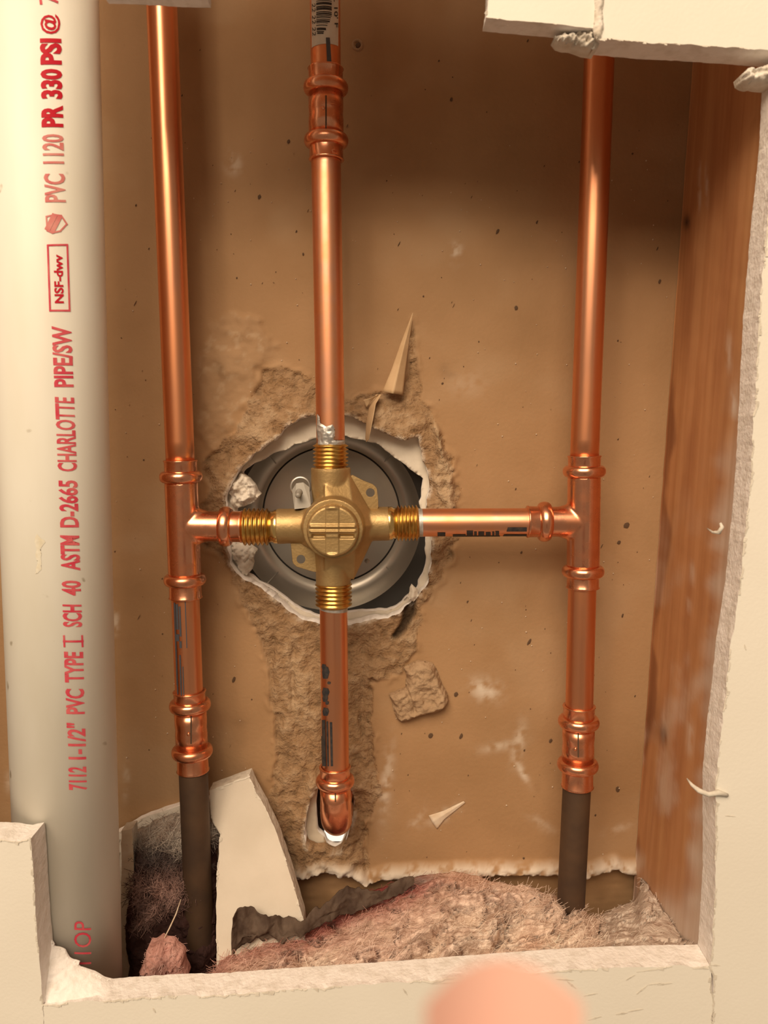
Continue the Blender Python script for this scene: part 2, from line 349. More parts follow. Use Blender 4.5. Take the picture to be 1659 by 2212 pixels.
    o = mk('wall_back', allV[us], fa2, ['kraft', 'gypsum', 'mortar_wall'], fmat=np.concatenate([np.where(((T > .5) & (lip < .4)).reshape(-1)[f0], 2, 0), np.where([1640 < fy and 1818 < fy < 1860 and 640 < fx < 780 for fx, fy in [to_px(*V[r[0]]) for r in rim]], 2, 1)]), col=colr[us],
           label='brown paper-faced drywall at the back of the cavity with torn hole and mortar', cat='wall', kind='structure')
    return o
WB = wall_back()
v1 = aabox(-0.285, 0.205, H_WALL, H_WALL + .006, W(800, -60, H_WALL)[2], W(800, -900, H_WALL)[2]); mk('upper_board', *v1, 'kraft', WB, smooth=False, col=np.tile(KRAFT, (8, 1)))
# specks: fly spots and splashes on the paper
def specks():
    V = []; Fc = []
    big = [(560,425,6),(862,527,6),(1075,500,6),(975,215,5),(980,660,5),(1115,665,5),(1353,1135,7),(1337,1172,5),(292,655,6),(505,1468,7),(1143,1387,7),(985,1500,7),(1018,1340,3),(1300,1180,6),(1190,1600,5),
           (497,1612,5),(1120,1830,6),(930,1590,6),(996,1590,6),(1335,1705,6),(1160,480,4),(1420,537,5),(1425,608,5),(866,775,7),(665,455,4),(640,500,3),(750,272,4),(623,305,5),(1010,1300,3),(300,1333,7),(350,1460,3),(1345,1330,5),(1030,1005,3)]
    lst = [(x, y, r) for x, y, r in big]
    for k in range(230):
        lst.append((rng.uniform(230, 1480), rng.uniform(60, 1860), rng.choice([1.2, 1.5, 2, 2.6, 3.2], p=[.3, .3, .2, .14, .06])))
    hp = np.array(TORN, float)
    for x, y, r in lst:
        s, _, _ = poly_sd(np.array([float(x)]), np.array([float(y)]), TORN)
        if s[0] > -14: continue
        o = len(V); n = 9; el = random.uniform(0.6, 1); ph = random.uniform(0, 3)
        for k in range(n):
            t = 2*math.pi*k/n; rr = r*random.uniform(0.75, 1.15); dx, dy = rr*math.cos(t)*el, rr*math.sin(t)
            V.append(W(x + dx*math.cos(ph) - dy*math.sin(ph)*0.5, y + dy, H_WALL - 0.00035))
        V.append(W(x, y, H_WALL - 0.0007)); Fc += [(o+k, o+(k+1) % n, o+n) for k in range(n)]
    mk('dark_specks', V, Fc, 'speck', WB, kind='stuff')
    V = []; Fc = []
    for k in range(260):     # pale crumbs of dust stuck to the paper
        x, y = rng.uniform(230, 1460), rng.uniform(300, 1870); r = rng.uniform(0.8, 2.0); o = len(V); p = W(x, y, H_WALL - 0.0003)
        s, _, _ = poly_sd(np.array([x]), np.array([y]), HOLE)
        if s[0] > -25: continue
        q = PX(r, y, H_WALL)
        V += [p + np.array(t)*q for t in ((1,0,0),(-1,0,0),(0,0,1.2),(0,0,-1.1),(0,-1.3,0))]; Fc += [(o,o+2,o+4),(o+2,o+1,o+4),(o+1,o+3,o+4),(o+3,o,o+4)]
    mk('plaster_crumbs', V, Fc, 'chalk', WB, kind='stuff', smooth=False)
specks()
# screw dimple near the top
v1 = lathe(W(772, 97, H_WALL - 0.0001), W(772, 97, H_WALL - 0.0001) + np.array([0, -1, 0]), [(0, .0034), (.0006, .0030), (.0007, .0024), (.0001, .0018)], 20, False)
mk('screw_dimple', *v1, 'mortar', WB)
v1 = lathe(W(774, 98, H_WALL), W(774, 98, H_WALL) + np.array([0, -1, 0]), [(0, .0017), (.0006, .0014), (.0008, .0004)], 8); mk('screw_head', *v1, 'speck', WB)

# ---- second board behind it, with its own ragged hole
IN_HOLE = [(525,1019),(553,1000),(581,984),(617,970),(650,958),(678,948),(712,942),(747,939),(794,952),(834,970),(870,1001),(892,1016),(914,1031),(910,1064),(903,1086),(912,1125),(921,1162),(919,1223),(903,1267),
           (870,1303),(834,1317),(800,1320),(762,1321),(725,1326),(689,1332),(660,1320),(631,1306),(612,1292),(595,1277),(559,1257),(537,1239),(519,1228),(512,1200),(510,1150),(512,1100),(514,1050)]
def wall_backer():
    cell = 0.0013; x0, x1 = -0.285, 0.205; z0 = W(800, 2300, H_BACK)[2]; z1 = W(800, -900, H_BACK)[2]
    nx, nz = int((x1-x0)/cell)+1, int((z1-z0)/cell)+1
    X, Z = np.meshgrid(np.linspace(x0, x1, nx), np.linspace(z0, z1, nz), indexing='ij'); px, py = to_px(X, H_BACK, Z); keep = np.ones(px.shape, bool); dpx = cell*F/H_BACK
    for poly in (rough_poly(IN_HOLE, 8, 6, 25), [(688,1690),(682,1740),(686,1796),(701,1808),(707,1824),(716,1827),(726,1831),(737,1828),(745,1808),(760,1770),(764,1730),(752,1690),(725,1675)]):
        sd, qx, qy = poly_sd(px, py, poly); m = np.abs(sd) < 0.7*dpx
        X = np.where(m, X + (qx-px)*H_BACK/F, X); Z = np.where(m, Z - (qy-py)*H_BACK/F, Z); keep &= (sd < 0) | m
    d = 0.0005*fbm(px, py, 50, 3, 7) + 0.0004*fbm(px, py*5, 60, 2, 9)
    white = sstep(1500, 1440, py); c = KRAFT*0.9*(1-white[..., None]) + np.array([0.70, 0.645, 0.56])*white[..., None]
    sm = sstep(1660, 1680, py)*sstep(1850, 1835, py)*sstep(600, 640, px)*sstep(703, 697, px)*sstep(1826, 1815, py); c = c*(1-sm[..., None]) + np.array([0.66, 0.6, 0.5])*sm[..., None]
    V = np.stack([X, H_BACK - d, Z], -1).reshape(-1, 3); idx = np.arange(nx*nz).reshape(nx, nz); faces = quads_tris(idx, keep); be = open_edges(faces)
    used = np.unique(be); mp = {int(v): i + len(V) for i, v in enumerate(used)}; V2 = V[used].copy(); V2[:, 1] = H_BACK + 0.006
    rim = [(int(q), int(p), mp[int(p)], mp[int(q)]) for p, q in be]
    mk('wall_backer', np.concatenate([V, V2]), faces + rim, ['backer', 'gypsum'], fmat=[0]*len(faces) + [1]*len(rim),
       col=np.concatenate([c.reshape(-1, 3), np.broadcast_to(WHITE, (len(V2), 3))]), label='pale second board just behind the torn brown drywall', cat='wall', kind='structure')
wall_backer()
# ---- shower side, seen only as light through the gap under the elbow
v1 = aabox(-0.9, 0.9, 1.5, 1.52, 0.0, 2.4); mk('wall_shower', *v1, 'tile', smooth=False, label='white shower wall glimpsed through gap under the copper elbow', cat='wall', kind='structure')
v1 = aabox(-0.9, 0.9, 0.56, 1.5, 0.62, 0.66); mk('floor_shower', *v1, 'tile', smooth=False, label='white shower ledge below the gap under the elbow', cat='floor', kind='structure')
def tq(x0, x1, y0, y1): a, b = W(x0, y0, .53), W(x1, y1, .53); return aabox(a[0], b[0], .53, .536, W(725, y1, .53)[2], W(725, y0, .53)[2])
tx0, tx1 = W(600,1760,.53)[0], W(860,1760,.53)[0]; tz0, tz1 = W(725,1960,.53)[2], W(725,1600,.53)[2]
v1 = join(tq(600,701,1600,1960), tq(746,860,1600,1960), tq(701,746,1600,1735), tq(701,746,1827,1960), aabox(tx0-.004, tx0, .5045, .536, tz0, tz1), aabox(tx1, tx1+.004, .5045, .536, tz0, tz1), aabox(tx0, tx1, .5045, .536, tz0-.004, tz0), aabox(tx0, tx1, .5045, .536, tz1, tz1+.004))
mk('wall_tile_dark_box', *v1, 'facing', smooth=False, label='added dark box shading the gap around the copper elbow', cat='wall', kind='structure')  # tile layer boxed in and coloured dark so the elbow gap stays black
# ---- bottom plate of the bay
zb = W(800, 2190, 0.452)[2]
v1 = aabox(-0.325, 0.25, 0.372, 0.503, zb - 0.038, zb); mk('floor_plate', *v1, 'facing', smooth=False, label='dark wooden plate at the bottom of the cavity', cat='floor', kind='structure')

# ---- stud on the right and the one out of view on the left
def stud():
    bx0, by0, bx1, by1 = 1502, 60, 1357, 2080; n, m = 300, 34; V = []; c = []
    A0, A1 = W(bx0, by0, H_WALL - 0.0004), W(bx1, by1, H_WALL - 0.0004)
    B0, B1 = W(1672, 100, 0.3712), W(1514, 2040, 0.3712)
    def ext(P, Q, z): t = (z - P[2])/(Q[2]-P[2]); return P + (Q-P)*t
    zt, zl = W(800, -900, H_WALL)[2], zb + 0.0005
    for i in range(n+1):
        z = zt + (zl-zt)*i/n; a, b = ext(A0, A1, z), ext(B0, B1, z)
        for j in range(m+1): V.append(a + (b-a)*j/m)
    V = np.array(V); px, py = to_px(V[:, 0], V[:, 1], V[:, 2]); u = np.tile(np.arange(m+1)/m, n+1)
    V[:, 0] += 0.0003*fbm(py*0.25, u*60, 10, 3, 5)
    base = np.array([0.56, 0.28, 0.13]); c = np.tile(base, (len(V), 1))
    def mix(col, k): nonlocal c; c = c*(1-k[:, None]) + np.asarray(col)*k[:, None]
    mix((0.40, 0.17, 0.075), 0.6*sstep(-0.1, 0.5, fbm(u*300, py*0.12, 40, 4, 15)))
    mix((0.62, 0.34, 0.16), 0.5*sstep(0.0, 0.5, fbm(u*400, py*0.10, 40, 4, 25)))
    wane = 0.10 + 0.16*fbm(py, py*0, 150, 3, 35)          # bark patches by the back edge
    mix((0.24, 0.09, 0.04), 0.75*sstep(0.05, -0.02, u - wane)*sstep(650, 900, py)); mix((0.20, 0.08, 0.04), 0.5*sstep(1480, 1560, py)*sstep(0.45, 0.1, u)*sstep(1620, 1570, py))
    mix((0.12, 0.05, 0.025), np.exp(-(((px-1434)/9)**2 + ((py-1585)/22)**2)))
    mix((0.10, 0.05, 0.03), np.exp(-(((px-1484)/7)**2 + ((py-480)/16)**2)))
    dust = sstep(0.05, 0.55, fbm(u*90, py*0.35, 40, 4, 45))
    mix((0.68, 0.55, 0.46), 0.75*dust*sstep(900, 1700, py)); mix((0.74, 0.66, 0.60), 0.75*sstep(0.72, 1.0, u + 0.25*fbm(py, u*40, 60, 3, 55))*sstep(700, 1200, py))
    mix((0.72, 0.62, 0.55), sstep(1850, 2010, py + 60*fbm(u*60, py*0.3, 30, 3, 65) - 60*np.abs(u-0.55)))
    for sx, sy, rx, ry, k in [(1511,400,3,50,.6),(1527,400,3,40,.45),(1587,870,8,34,.7),(1575,760,6,40,.4),(1495,1240,5,24,.35),(1487,1310,6,16,.3),(1570,1300,8,40,.4),(1490,1590,8,40,.4),(1440,1570,10,40,.3)]:
        mix((0.76, 0.66, 0.58), np.clip(k*1.4*np.exp(-(((px-sx)/rx)**2 + ((py-sy)/ry)**4))*sstep(-0.5, 0.2, fbm(px, py*0.3, 8, 3, 75)), 0, 1))
    Fc = []
    for i in range(n):
        for j in range(m):
            a = i*(m+1)+j; Fc.append((a, a+1, a+m+2, a+m+1))
    N = len(V); R = [V[0] + [0.038,0,0], V[m] + [0.038,0,0], V[n*(m+1)] + [0.038,0,0], V[n*(m+1)+m] + [0.038,0,0]]
    V = np.concatenate([V, R]); c = np.concatenate([c, np.tile(base, (4, 1))])
    Fc += [(N, N+2, N+3, N+1), tuple([m + i*(m+1) for i in range(n+1)]) + (N+3, N+1), tuple([i*(m+1) for i in range(n, -1, -1)]) + (N, N+2), tuple(range(m, -1, -1)) + (N, N+1), tuple(n*(m+1)+j for j in range(m+1)) + (N+3, N+2)]
    return mk('wooden_stud', V, Fc, 'wood', col=c, label='orange-brown wooden stud with dusty edge along the right side of the cavity', cat='stud')
STUD = stud()
def stud_x(Y, Z):
    A0, A1 = W(1502, 60, H_WALL - .0004), W(1357, 2080, H_WALL - .0004); B0, B1 = W(1672, 100, 0.3712), W(1514, 2040, 0.3712)
    xa = A0[0] + (A1[0]-A0[0])*(Z - A0[2])/(A1[2]-A0[2]); xb = B0[0] + (B1[0]-B0[0])*(Z - B0[2])/(B1[2]-B0[2]); return xa + (xb-xa)*np.clip((H_WALL - Y)/(H_WALL - .3712), 0, 1)
v1 = aabox(-0.325, -0.287, 0.372, 0.489, zb, W(800, -900, H_WALL)[2])
mk('wall_left', *v1, 'wood', smooth=False, col=np.tile([0.5, 0.26, 0.12], (8, 1)), label='wooden side of the cavity left of the white pipe', cat='wall', kind='structure')

# ---- room-side drywall: panels with a painted face and rough cut edges
WF = empty('wall_front', W(829, 2200, H_FRONT), 'cream painted drywall around the cut opening', 'wall', kind='structure')
def panel(outline, seed, name='drywall_panel', amp=2.2, parent=WF, Hf=H_FRONT, t=T_FRONT, mats=('paint', 'gypsum'), fringe=True, tilt=None, label=None, cat=None, group=None, torn=1.0, step=7):
    """outline in photo pixels at the face, clockwise in the picture"""
    pts = rough_poly(outline, step, amp, seed); pts_s = rough_poly(outline, step, amp*.2, seed); n = len(pts); lv = 5; V = []; Fc = []; fm = []
    for k in range(lv+1):
        q = k/lv
        for i, (x, y) in enumerate(pts if k == 0 else pts_s):
            p = W(x, y, Hf).copy(); 
            if tilt is not None: p = tilt(x, y).copy()
            a = np.array(pts[i-1]); b = np.array(pts[(i+1) % n]); tn = b-a; tn = tn/(np.linalg.norm(tn)+1e-9); nrm = np.array([tn[1], 0, tn[0]])   # outwards in the picture
            off = 0.00022*torn*float(fbm(x + 90*q, y - 60*q, 9, 3, seed+5)) if 0 < k else 0
            if k in (0,): off = 0
            p = p + np.array([nrm[0]*off, t*q, -nrm[2]*off*-1])
            V.append(p)
    from mathutils.geometry import tessellate_polygon
    tri = tessellate_polygon([[Vector((x, -y, 0)) for x, y in pts]])
    for a, b, c in tri: Fc.append((a, b, c)); fm.append(0); Fc.append((lv*n+c, lv*n+b, lv*n+a)); fm.append(1)
    for k in range(lv):
        for i in range(n):
            j = (i+1) % n; Fc.append((k*n+j, k*n+i, (k+1)*n+i, (k+1)*n+j)); fm.append(1)
    bm = bmesh.new(); vv = [bm.verts.new(p) for p in V]; bm.verts.ensure_lookup_table()
    for f, mi in zip(Fc, fm):
        try: q = bm.faces.new([vv[i] for i in f]); q.material_index = mi
        except ValueError: pass
    pass; bmesh.ops.recalc_face_normals(bm, faces=bm.faces); bm.verts.index_update()
    VV = [tuple(v.co) for v in bm.verts]; FF = [tuple(v.index for v in f.verts) for f in bm.faces]; FM = [f.material_index for f in bm.faces]; bm.free()
    o = mk(name, VV, FF, list(mats), parent, smooth=False, fmat=FM, label=label, cat=cat, group=group)
    if fringe:      # ragged torn paper along the visible cut
        V = []; Fc = []
        for i in range(n):
            x, y = pts[i]; x2, y2 = pts[(i+1) % n]
            if not (-20 < x < 1680 and -20 < y < 2230): continue
            tn = np.array([x2-x, y2-y]); L = np.linalg.norm(tn); 
            if L < 1e-6: continue
            tn /= L; nr = np.array([tn[1], -tn[0]])*-1
            for s in range(2):
                if random.random() < 0.35 or fbm(x, y, 40, 2, 77) < -0.05: continue
                o0 = len(V); a = random.uniform(-.6, .3); b = a + random.uniform(.7, 1.9); wd = random.uniform(0.8, 3.2) if random.random() < .9 else random.uniform(4, 7); ot = -random.uniform(0, 1.2)
                p = np.array([x, y]); 
                fpt = (lambda q, dd: (W(q[0], q[1], Hf) if tilt is None else tilt(q[0], q[1])) + np.array([0, -dd, 0]))
                V += [fpt(p + tn*L*a + nr*ot, .0002), fpt(p + tn*L*b + nr*ot, .0002), fpt(p + tn*L*(b-.1) + nr*wd, .0005), fpt(p + tn*L*(a+.1) + nr*wd*random.uniform(.5, 1), .0004)]
                Fc.append((o0, o0+1, o0+2, o0+3))
        if V: mk('torn_paper_edge', V, Fc, 'paper_edge', o, kind='stuff', smooth=False)
    return o
RIGHT = [(1700,124),(1684,150),(1676,300),(1655,497),(1640,675),(1633,800),(1623,998),(1613,1123),(1598,1272),(1578,1396),(1567,1500),(1558,1570),(1546,1694),(1546,1754),(1546,1909),(1535,2086),(1540,2110),(1545,3300),(2200,3300),(2200,142)]
panel(RIGHT[::-1], 3, amp=4)
panel([(95,2172),(250,2160),(370,2152),(470,2150),(600,2140),(760,2130),(900,2120),(1050,2108),(1180,2098),(1300,2092),(1420,2088),(1534,2086),(1539,2110),(1544,3300),(100,3300)], 5, amp=5)
panel([(-500,1812),(0,1812),(40,1818),(66,1812),(70,1850),(76,1960),(84,2060),(94,2175),(98,3300),(-500,3300)], 7, amp=2.5)
panel([(1052,-1100),(1058,-100),(1056,0),(1050,38),(1110,44),(1200,52),(1289,62),(1290,0),(1290,-1100)], 9, amp=2, t=0.012)
panel([(1291,-1100),(1293,0),(1292,82),(1400,92),(1500,97),(1590,103),(1622,106),(1700,112),(2200,130),(2200,-1100)], 11, amp=4)
panel([(205,-1100),(208,-32),(217,-33),(300,-30),(380,-25),(438,-24),(440,-50),(600,-50),(800,-50),(1045,-45),(1050,-1100)], 13, amp=3)
def relief(name, poly, H, hfun, cell_px, m, parent=None, seed=1, amp=4, back=0.0, colfun=None, Hfun=None, label=None, cat=None, group=None, kind=None, rim=0.35):
    """a lump with the outline poly (pixels at distance H): its height towards the room comes from hfun(px, py, distance_to_edge)"""
    pl = rough_poly(poly, 7, amp, seed); P_ = np.array(pl); x0, y0 = P_.min(0) - cell_px; x1, y1 = P_.max(0) + cell_px
    nx, ny = int((x1-x0)/cell_px)+1, int((y1-y0)/cell_px)+1; px, py = np.meshgrid(np.linspace(x0, x1, nx), np.linspace(y0, y1, ny), indexing='ij')
    sd, qx, qy = poly_sd(px, py, pl); m_ = (np.abs(sd) < 0.7*cell_px); px = np.where(m_, qx, px); py = np.where(m_, qy, py); sd = np.where(m_, 0, sd); keep = sd >= 0
    h = hfun(px, py, np.maximum(sd, 0)); HH = H if Hfun is None else Hfun(px, py)
    HH = np.broadcast_to(HH, px.shape)
    V = np.array([W(a, b, hh) for a, b, hh in zip(px.ravel(), py.ravel(), (HH).ravel())]); V[:, 1] -= h.ravel()
    B = np.array([W(a, b, hh) for a, b, hh in zip(px.ravel(), py.ravel(), (HH).ravel())]); B[:, 1] += back
    f = quads_tris(np.arange(nx*ny).reshape(nx, ny), keep, False); be = open_edges(f); N = len(V)
    rimf = [(int(q), int(p), int(p)+N, int(q)+N) for p, q in be]
    allV = np.concatenate([V, B]); fa = f + rimf; us = np.unique(np.array([i for q in fa for i in q])); re = -np.ones(len(allV), int); re[us] = np.arange(len(us))
    c = None
    if colfun is not None: cc = colfun(px, py).reshape(-1, 3); c = np.concatenate([cc, cc])[us]
    return mk(name, allV[us], [tuple(re[i] for i in q) for q in fa], m, parent, col=c, label=label, cat=cat, group=group, kind=kind)
# ================================================================== PIPES AND FITTINGS
class Cyl:
    """a straight round pipe: axis p0 -> p1, radius r; px2 gives the place on its surface seen at a photo pixel"""
    def __init__(s, p0, p1, r):
        s.p0 = np.asarray(p0, float); s.p1 = np.asarray(p1, float); s.r = r; s.d, s.a, s.b = frame(s.p1 - s.p0); s.L = np.linalg.norm(s.p1-s.p0)
    def uv(s, x, y):
        D = ray(x, y); m = CAM - s.p0; Dp = D - s.d*np.dot(D, s.d); mp = m - s.d*np.dot(m, s.d)
        A = np.dot(Dp, Dp); B = 2*np.dot(Dp, mp); C = np.dot(mp, mp) - s.r**2; disc = max(B*B - 4*A*C, 0)
        q = CAM + D*((-B - math.sqrt(disc))/(2*A)) - s.p0; t = np.dot(q, s.d); return t, math.atan2(np.dot(q, s.b), np.dot(q, s.a))
    def pt(s, t, ph, off=0.0002): return s.p0 + s.d*t + (s.a*math.cos(ph) + s.b*math.sin(ph))*(s.r + off)
    def at(s, t): return s.p0 + s.d*t
    def t_at_y(s, y):
        lo, hi = -0.5, s.L + 0.5
        f = lambda t: to_px(*s.at(t))[1]
        inc = f(hi) > f(lo)
        for _ in range(50):
            m = (lo+hi)/2
            if (f(m) < y) == inc: lo = m
            else: hi = m
        return (lo+hi)/2
    def t_at_x(s, x):
        lo, hi = -0.5, s.L + 0.5; f = lambda t: to_px(*s.at(t))[0]; inc = f(hi) > f(lo)
        for _ in range(50):
            m = (lo+hi)/2
            if (f(m) < x) == inc: lo = m
            else: hi = m
        return (lo+hi)/2
def decal(c, quads, name, m, parent, off=0.00018, res=(10, 6), kind=None):
    V = []; Fc = []
    for q in quads:            # four pixel corners: a b (one end), c d (other end)
        U = [c.uv(*p) for p in q]; o = len(V); nu, nv = res
        for i in range(nu+1):
            for j in range(nv+1):
                s, t = i/nu, j/nv; top = np.array(U[0])*(1-t) + np.array(U[1])*t; bot = np.array(U[3])*(1-t) + np.array(U[2])*t; p = top*(1-s) + bot*s
                V.append(c.pt(p[0], p[1], off))
        for i in range(nu):
            for j in range(nv): a = o + i*(nv+1) + j; Fc.append((a, a+1, a+nv+2, a+nv+1))
    return mk(name, V, Fc, m, parent, kind=kind)
def glyph_mesh(text, bold=0.0):
    cu = bpy.data.curves.new('g', 'FONT'); cu.body = text; cu.resolution_u = 3; cu.offset = bold
    o = bpy.data.objects.new('g', cu); COL.objects.link(o); dg = bpy.context.evaluated_depsgraph_get(); me = bpy.data.meshes.new_from_object(o.evaluated_get(dg))
    bm = bmesh.new(); bm.from_mesh(me); ys = [v.co.y for v in bm.verts]; y0, y1 = min(ys), max(ys)
    for k in range(1, 8):
        bmesh.ops.bisect_plane(bm, geom=bm.verts[:] + bm.edges[:] + bm.faces[:], plane_co=(0, y0 + (y1-y0)*k/8, 0), plane_no=(0, 1, 0))
    V = np.array([v.co[:] for v in bm.verts]); bm.verts.index_update(); Fc = [tuple(v.index for v in f.verts) for f in bm.faces]; bm.free()
    bpy.data.objects.remove(o); bpy.data.curves.remove(cu); bpy.data.meshes.remove(me); return V, Fc
def wrap_text(c, text, base0, base1, top0, m, parent, bold=0.012, off=0.00016, name='printed_lettering', jit=0.0, h=None):
    """text whose baseline runs base0 -> base1 (pixels) with the capitals' tops at top0 beside base0"""
    V, Fc = glyph_mesh(text, bold); x0, x1 = V[:, 0].min(), V[:, 0].max(); y0, y1 = V[:, 1].min(), V[:, 1].max()
    A, B, T = np.array(c.uv(*base0)), np.array(c.uv(*base1)), np.array(c.uv(*top0))
    out = []
    for x, y, _ in V:
        s = (x-x0)/(x1-x0); q = (y-y0)/(y1-y0); p = A + (B-A)*s + (T-A)*q; out.append(c.pt(p[0], p[1], off))
    return mk(name, out, Fc, m, parent, smooth=False)

# ---- white plastic pipe with red print
pv0, pv1 = W(86, 0, H_PVC), W(154, 2110, H_PVC); dv = (pv1-pv0)/np.linalg.norm(pv1-pv0)
PV = Cyl(pv0 - dv*0.12, pv1 + dv*0.012, 113.5*H_PVC/F)
v1 = lathe(PV.p0, PV.p1, [(0, PV.r), (PV.L*.5, PV.r), (PV.L, PV.r)], 72)
PVC = mk('white_plastic_pipe', *v1, 'pvc', label='thick white plastic pipe with red printed lettering on the left', cat='pipe')
def line_x(y, xs): return float(np.interp(y, [0, 100, 330, 600, 1000, 1300, 1690, 2060], xs))
BASE = [131, 133, 138, 150, 166, 176, 188, 199]; TOP = [84, 86, 91, 106, 124, 134, 148, 161]
def pvt(text, ylo, yhi, m='ink_red', bold=0.03, b=None, t=None):
    bx_ = lambda y: line_x(y, BASE) if b is None else b; tx_ = lambda y: line_x(y, TOP) if t is None else t
    wrap_text(PV, text, (bx_(ylo), ylo), (bx_(yhi), yhi), (tx_(ylo), ylo), m, PVC, bold)
pvt('11OP', 2082, 1990, 'ink_red', 0.0, 197, 160)
pvt('7112', 1706, 1656); pvt('1-1/2"', 1640, 1562); pvt('PVC', 1542, 1488); pvt('TYPE', 1474, 1408); pvt('SCH', 1354, 1306)
pvt('40', 1286, 1254); pvt('ASTM', 1232, 1157, bold=0.032); pvt('D-2665', 1139, 1038, bold=0.03); pvt('CHARLOTTE', 1018, 859, 'ink_red', 0.024); pvt('PIPE/SW', 836, 706, 'ink_red', 0.028)
pvt('PVC', 437, 376, 'ink_pale', 0.024); pvt('1120', 354, 291, 'ink_pale', 0.024); pvt('PR', 275, 228, 'ink_bold', 0.045); pvt('330', 214, 150, 'ink_bold', 0.045); pvt('PSI', 140, 84, 'ink_bold', 0.045)
wrap_text(PV, '@', (130, 74), (130, 31), (87, 74), 'ink_bold', PVC, 0.02)
wrap_text(PV, '7', (127, 10), (124, -14), (86, 10), 'ink_red', PVC, 0.0)
wrap_text(PV, 'NSF-dwv', (138, 655), (135, 550), (118, 655), 'ink_bold', PVC, 0.03)
def pline(pts, wd, m, name='printed_mark', closed=True):
    Q = []; n = len(pts)
    for i in range(n if closed else n-1):
        a = np.array(pts[i], float); b = np.array(pts[(i+1) % n], float); t = (b-a)/np.linalg.norm(b-a); nr = np.array([-t[1], t[0]])*wd/2; a = a - t*wd/2; b = b + t*wd/2
        Q.append([a+nr, a-nr, b-nr, b+nr])
    decal(PV, Q, name, m, PVC, res=(8, 2))
pline([(178,1396),(177,1374)], 4, 'ink_red', closed=False); pline([(139,1396),(138,1374)], 4, 'ink_red', closed=False); pline([(178,1385),(138,1385)], 4.5, 'ink_red', closed=False)
pline([(103,530),(145,529),(150,671),(108,671)], 4, 'ink_red')
pline([(100,468),(118,464),(132,466),(144,484),(130,499),(113,503),(102,498)], 3.5, 'ink_pale')
pline([(104,492),(116,468)], 12, 'ink_pale', closed=False); pline([(114,498),(128,470)], 10, 'ink_pale', closed=False)

# ---- copper
RC = 30.6*H_CU/F
def cyl_px(x0, y0, x1, y1, H=H_CU, r=RC, H1=None): return Cyl(W(x0, y0, H), W(x1, y1, H if H1 is None else H1), r)
LEFT_UP = cyl_px(349, 0, 390, 1010); LEFT_LOW = cyl_px(400, 1280, 409, 1510); LEFT_OLD = cyl_px(417, 1650, 436, 2150, r=RC*1.06)
RIGHT_UP = cyl_px(1299, 0, 1262, 1005); RIGHT_LOW = cyl_px(1258, 1255, 1251, 1545); RIGHT_OLD = cyl_px(1247, 1680, 1233, 1960, r=RC*1.03)
MID_TOP = cyl_px(702, -20, 704, 170); MID_UP = cyl_px(704, 330, 714.5, 965); MID_LOW = cyl_px(720.5, 1300, 725, 1680); ARM = cyl_px(890, 1129, 1160, 1128)
def up_by(c, e): c.p0 = c.p0 - c.d*e; c.L += e; return c
up_by(LEFT_UP, 0.11); up_by(RIGHT_UP, 0.11); up_by(MID_TOP, 0.10)
def pipe(c, name, m, label, t0=0, t1=None):
    t1 = c.L if t1 is None else t1; k = 24
    return mk(name, *lathe(c.p0, c.p1, [(t0 + (t1-t0)*i/k, c.r) for i in range(k+1)], 56), m, label=label, cat='pipe', group='copper pipes' if name == 'copper_pipe' else 'tarnished pipes')
P1 = pipe(LEFT_UP, 'copper_pipe', 'copper', 'long shiny copper pipe rising next to the white plastic pipe')
P2 = pipe(LEFT_LOW, 'copper_pipe', 'copper', 'short copper pipe with blue-black streaks between left tee and left coupling')
P3 = pipe(LEFT_OLD, 'tarnished_pipe', 'copper_old', 'dark tarnished pipe below the left coupling beside white drywall scrap')
P4 = pipe(RIGHT_UP, 'copper_pipe', 'copper', 'long shiny copper pipe rising to the upper right drywall')
P5 = pipe(RIGHT_LOW, 'copper_pipe', 'copper', 'short copper pipe between right tee and right coupling')
P6 = pipe(RIGHT_OLD, 'tarnished_pipe', 'copper_old', 'dark tarnished pipe stub below the right coupling behind pink insulation')
P7 = pipe(MID_TOP, 'copper_pipe', 'copper', 'copper pipe with barcode sticker at the top centre')
P8 = pipe(MID_UP, 'copper_pipe', 'copper_fresh', 'copper pipe from middle coupling down to the top of the brass valve')
P9 = pipe(MID_LOW, 'copper_pipe', 'copper', 'copper pipe with black print from brass valve down to the elbow')
P10 = pipe(ARM, 'copper_pipe', 'copper_fresh', 'horizontal copper pipe between brass valve and right tee')

U = H_CU/F           # metres per pixel at the copper
def bead(t, r0, rb, wdt):   # rounded ring
    return [(t + wdt*math.sin(a), r0 + (rb-r0)*max(0, math.cos(a))**0.8) for a in np.linspace(-math.pi/2, math.pi/2, 13)]
def socket_prof(tc_end, tring, tbody, s=1.0):
    """collar -> ring -> body, running from the mouth inwards"""
    sg = 1 if tring > tc_end else -1; P = [(tc_end, RC*1.01), (tc_end, 35.2*U), (tc_end + sg*2*U, 36.2*U), (tc_end + sg*5*U, 35*U)]
    P += [(tring - sg*13*U, 34.6*U)]
    bd = bead(tring, 35.6*U, 46*U, 11*U); P += bd if sg > 0 else bd[::-1]
    P += [(tring + sg*14*U, 35.6*U), (tbody, 36*U)]; return P
def stamps(c, spots, parent, m='copper_fresh'):
    for txt, b0, b1, tp in spots: wrap_text(c, txt, b0, b1, tp, m, parent, 0.01, 0.0003, 'stamped_mark')
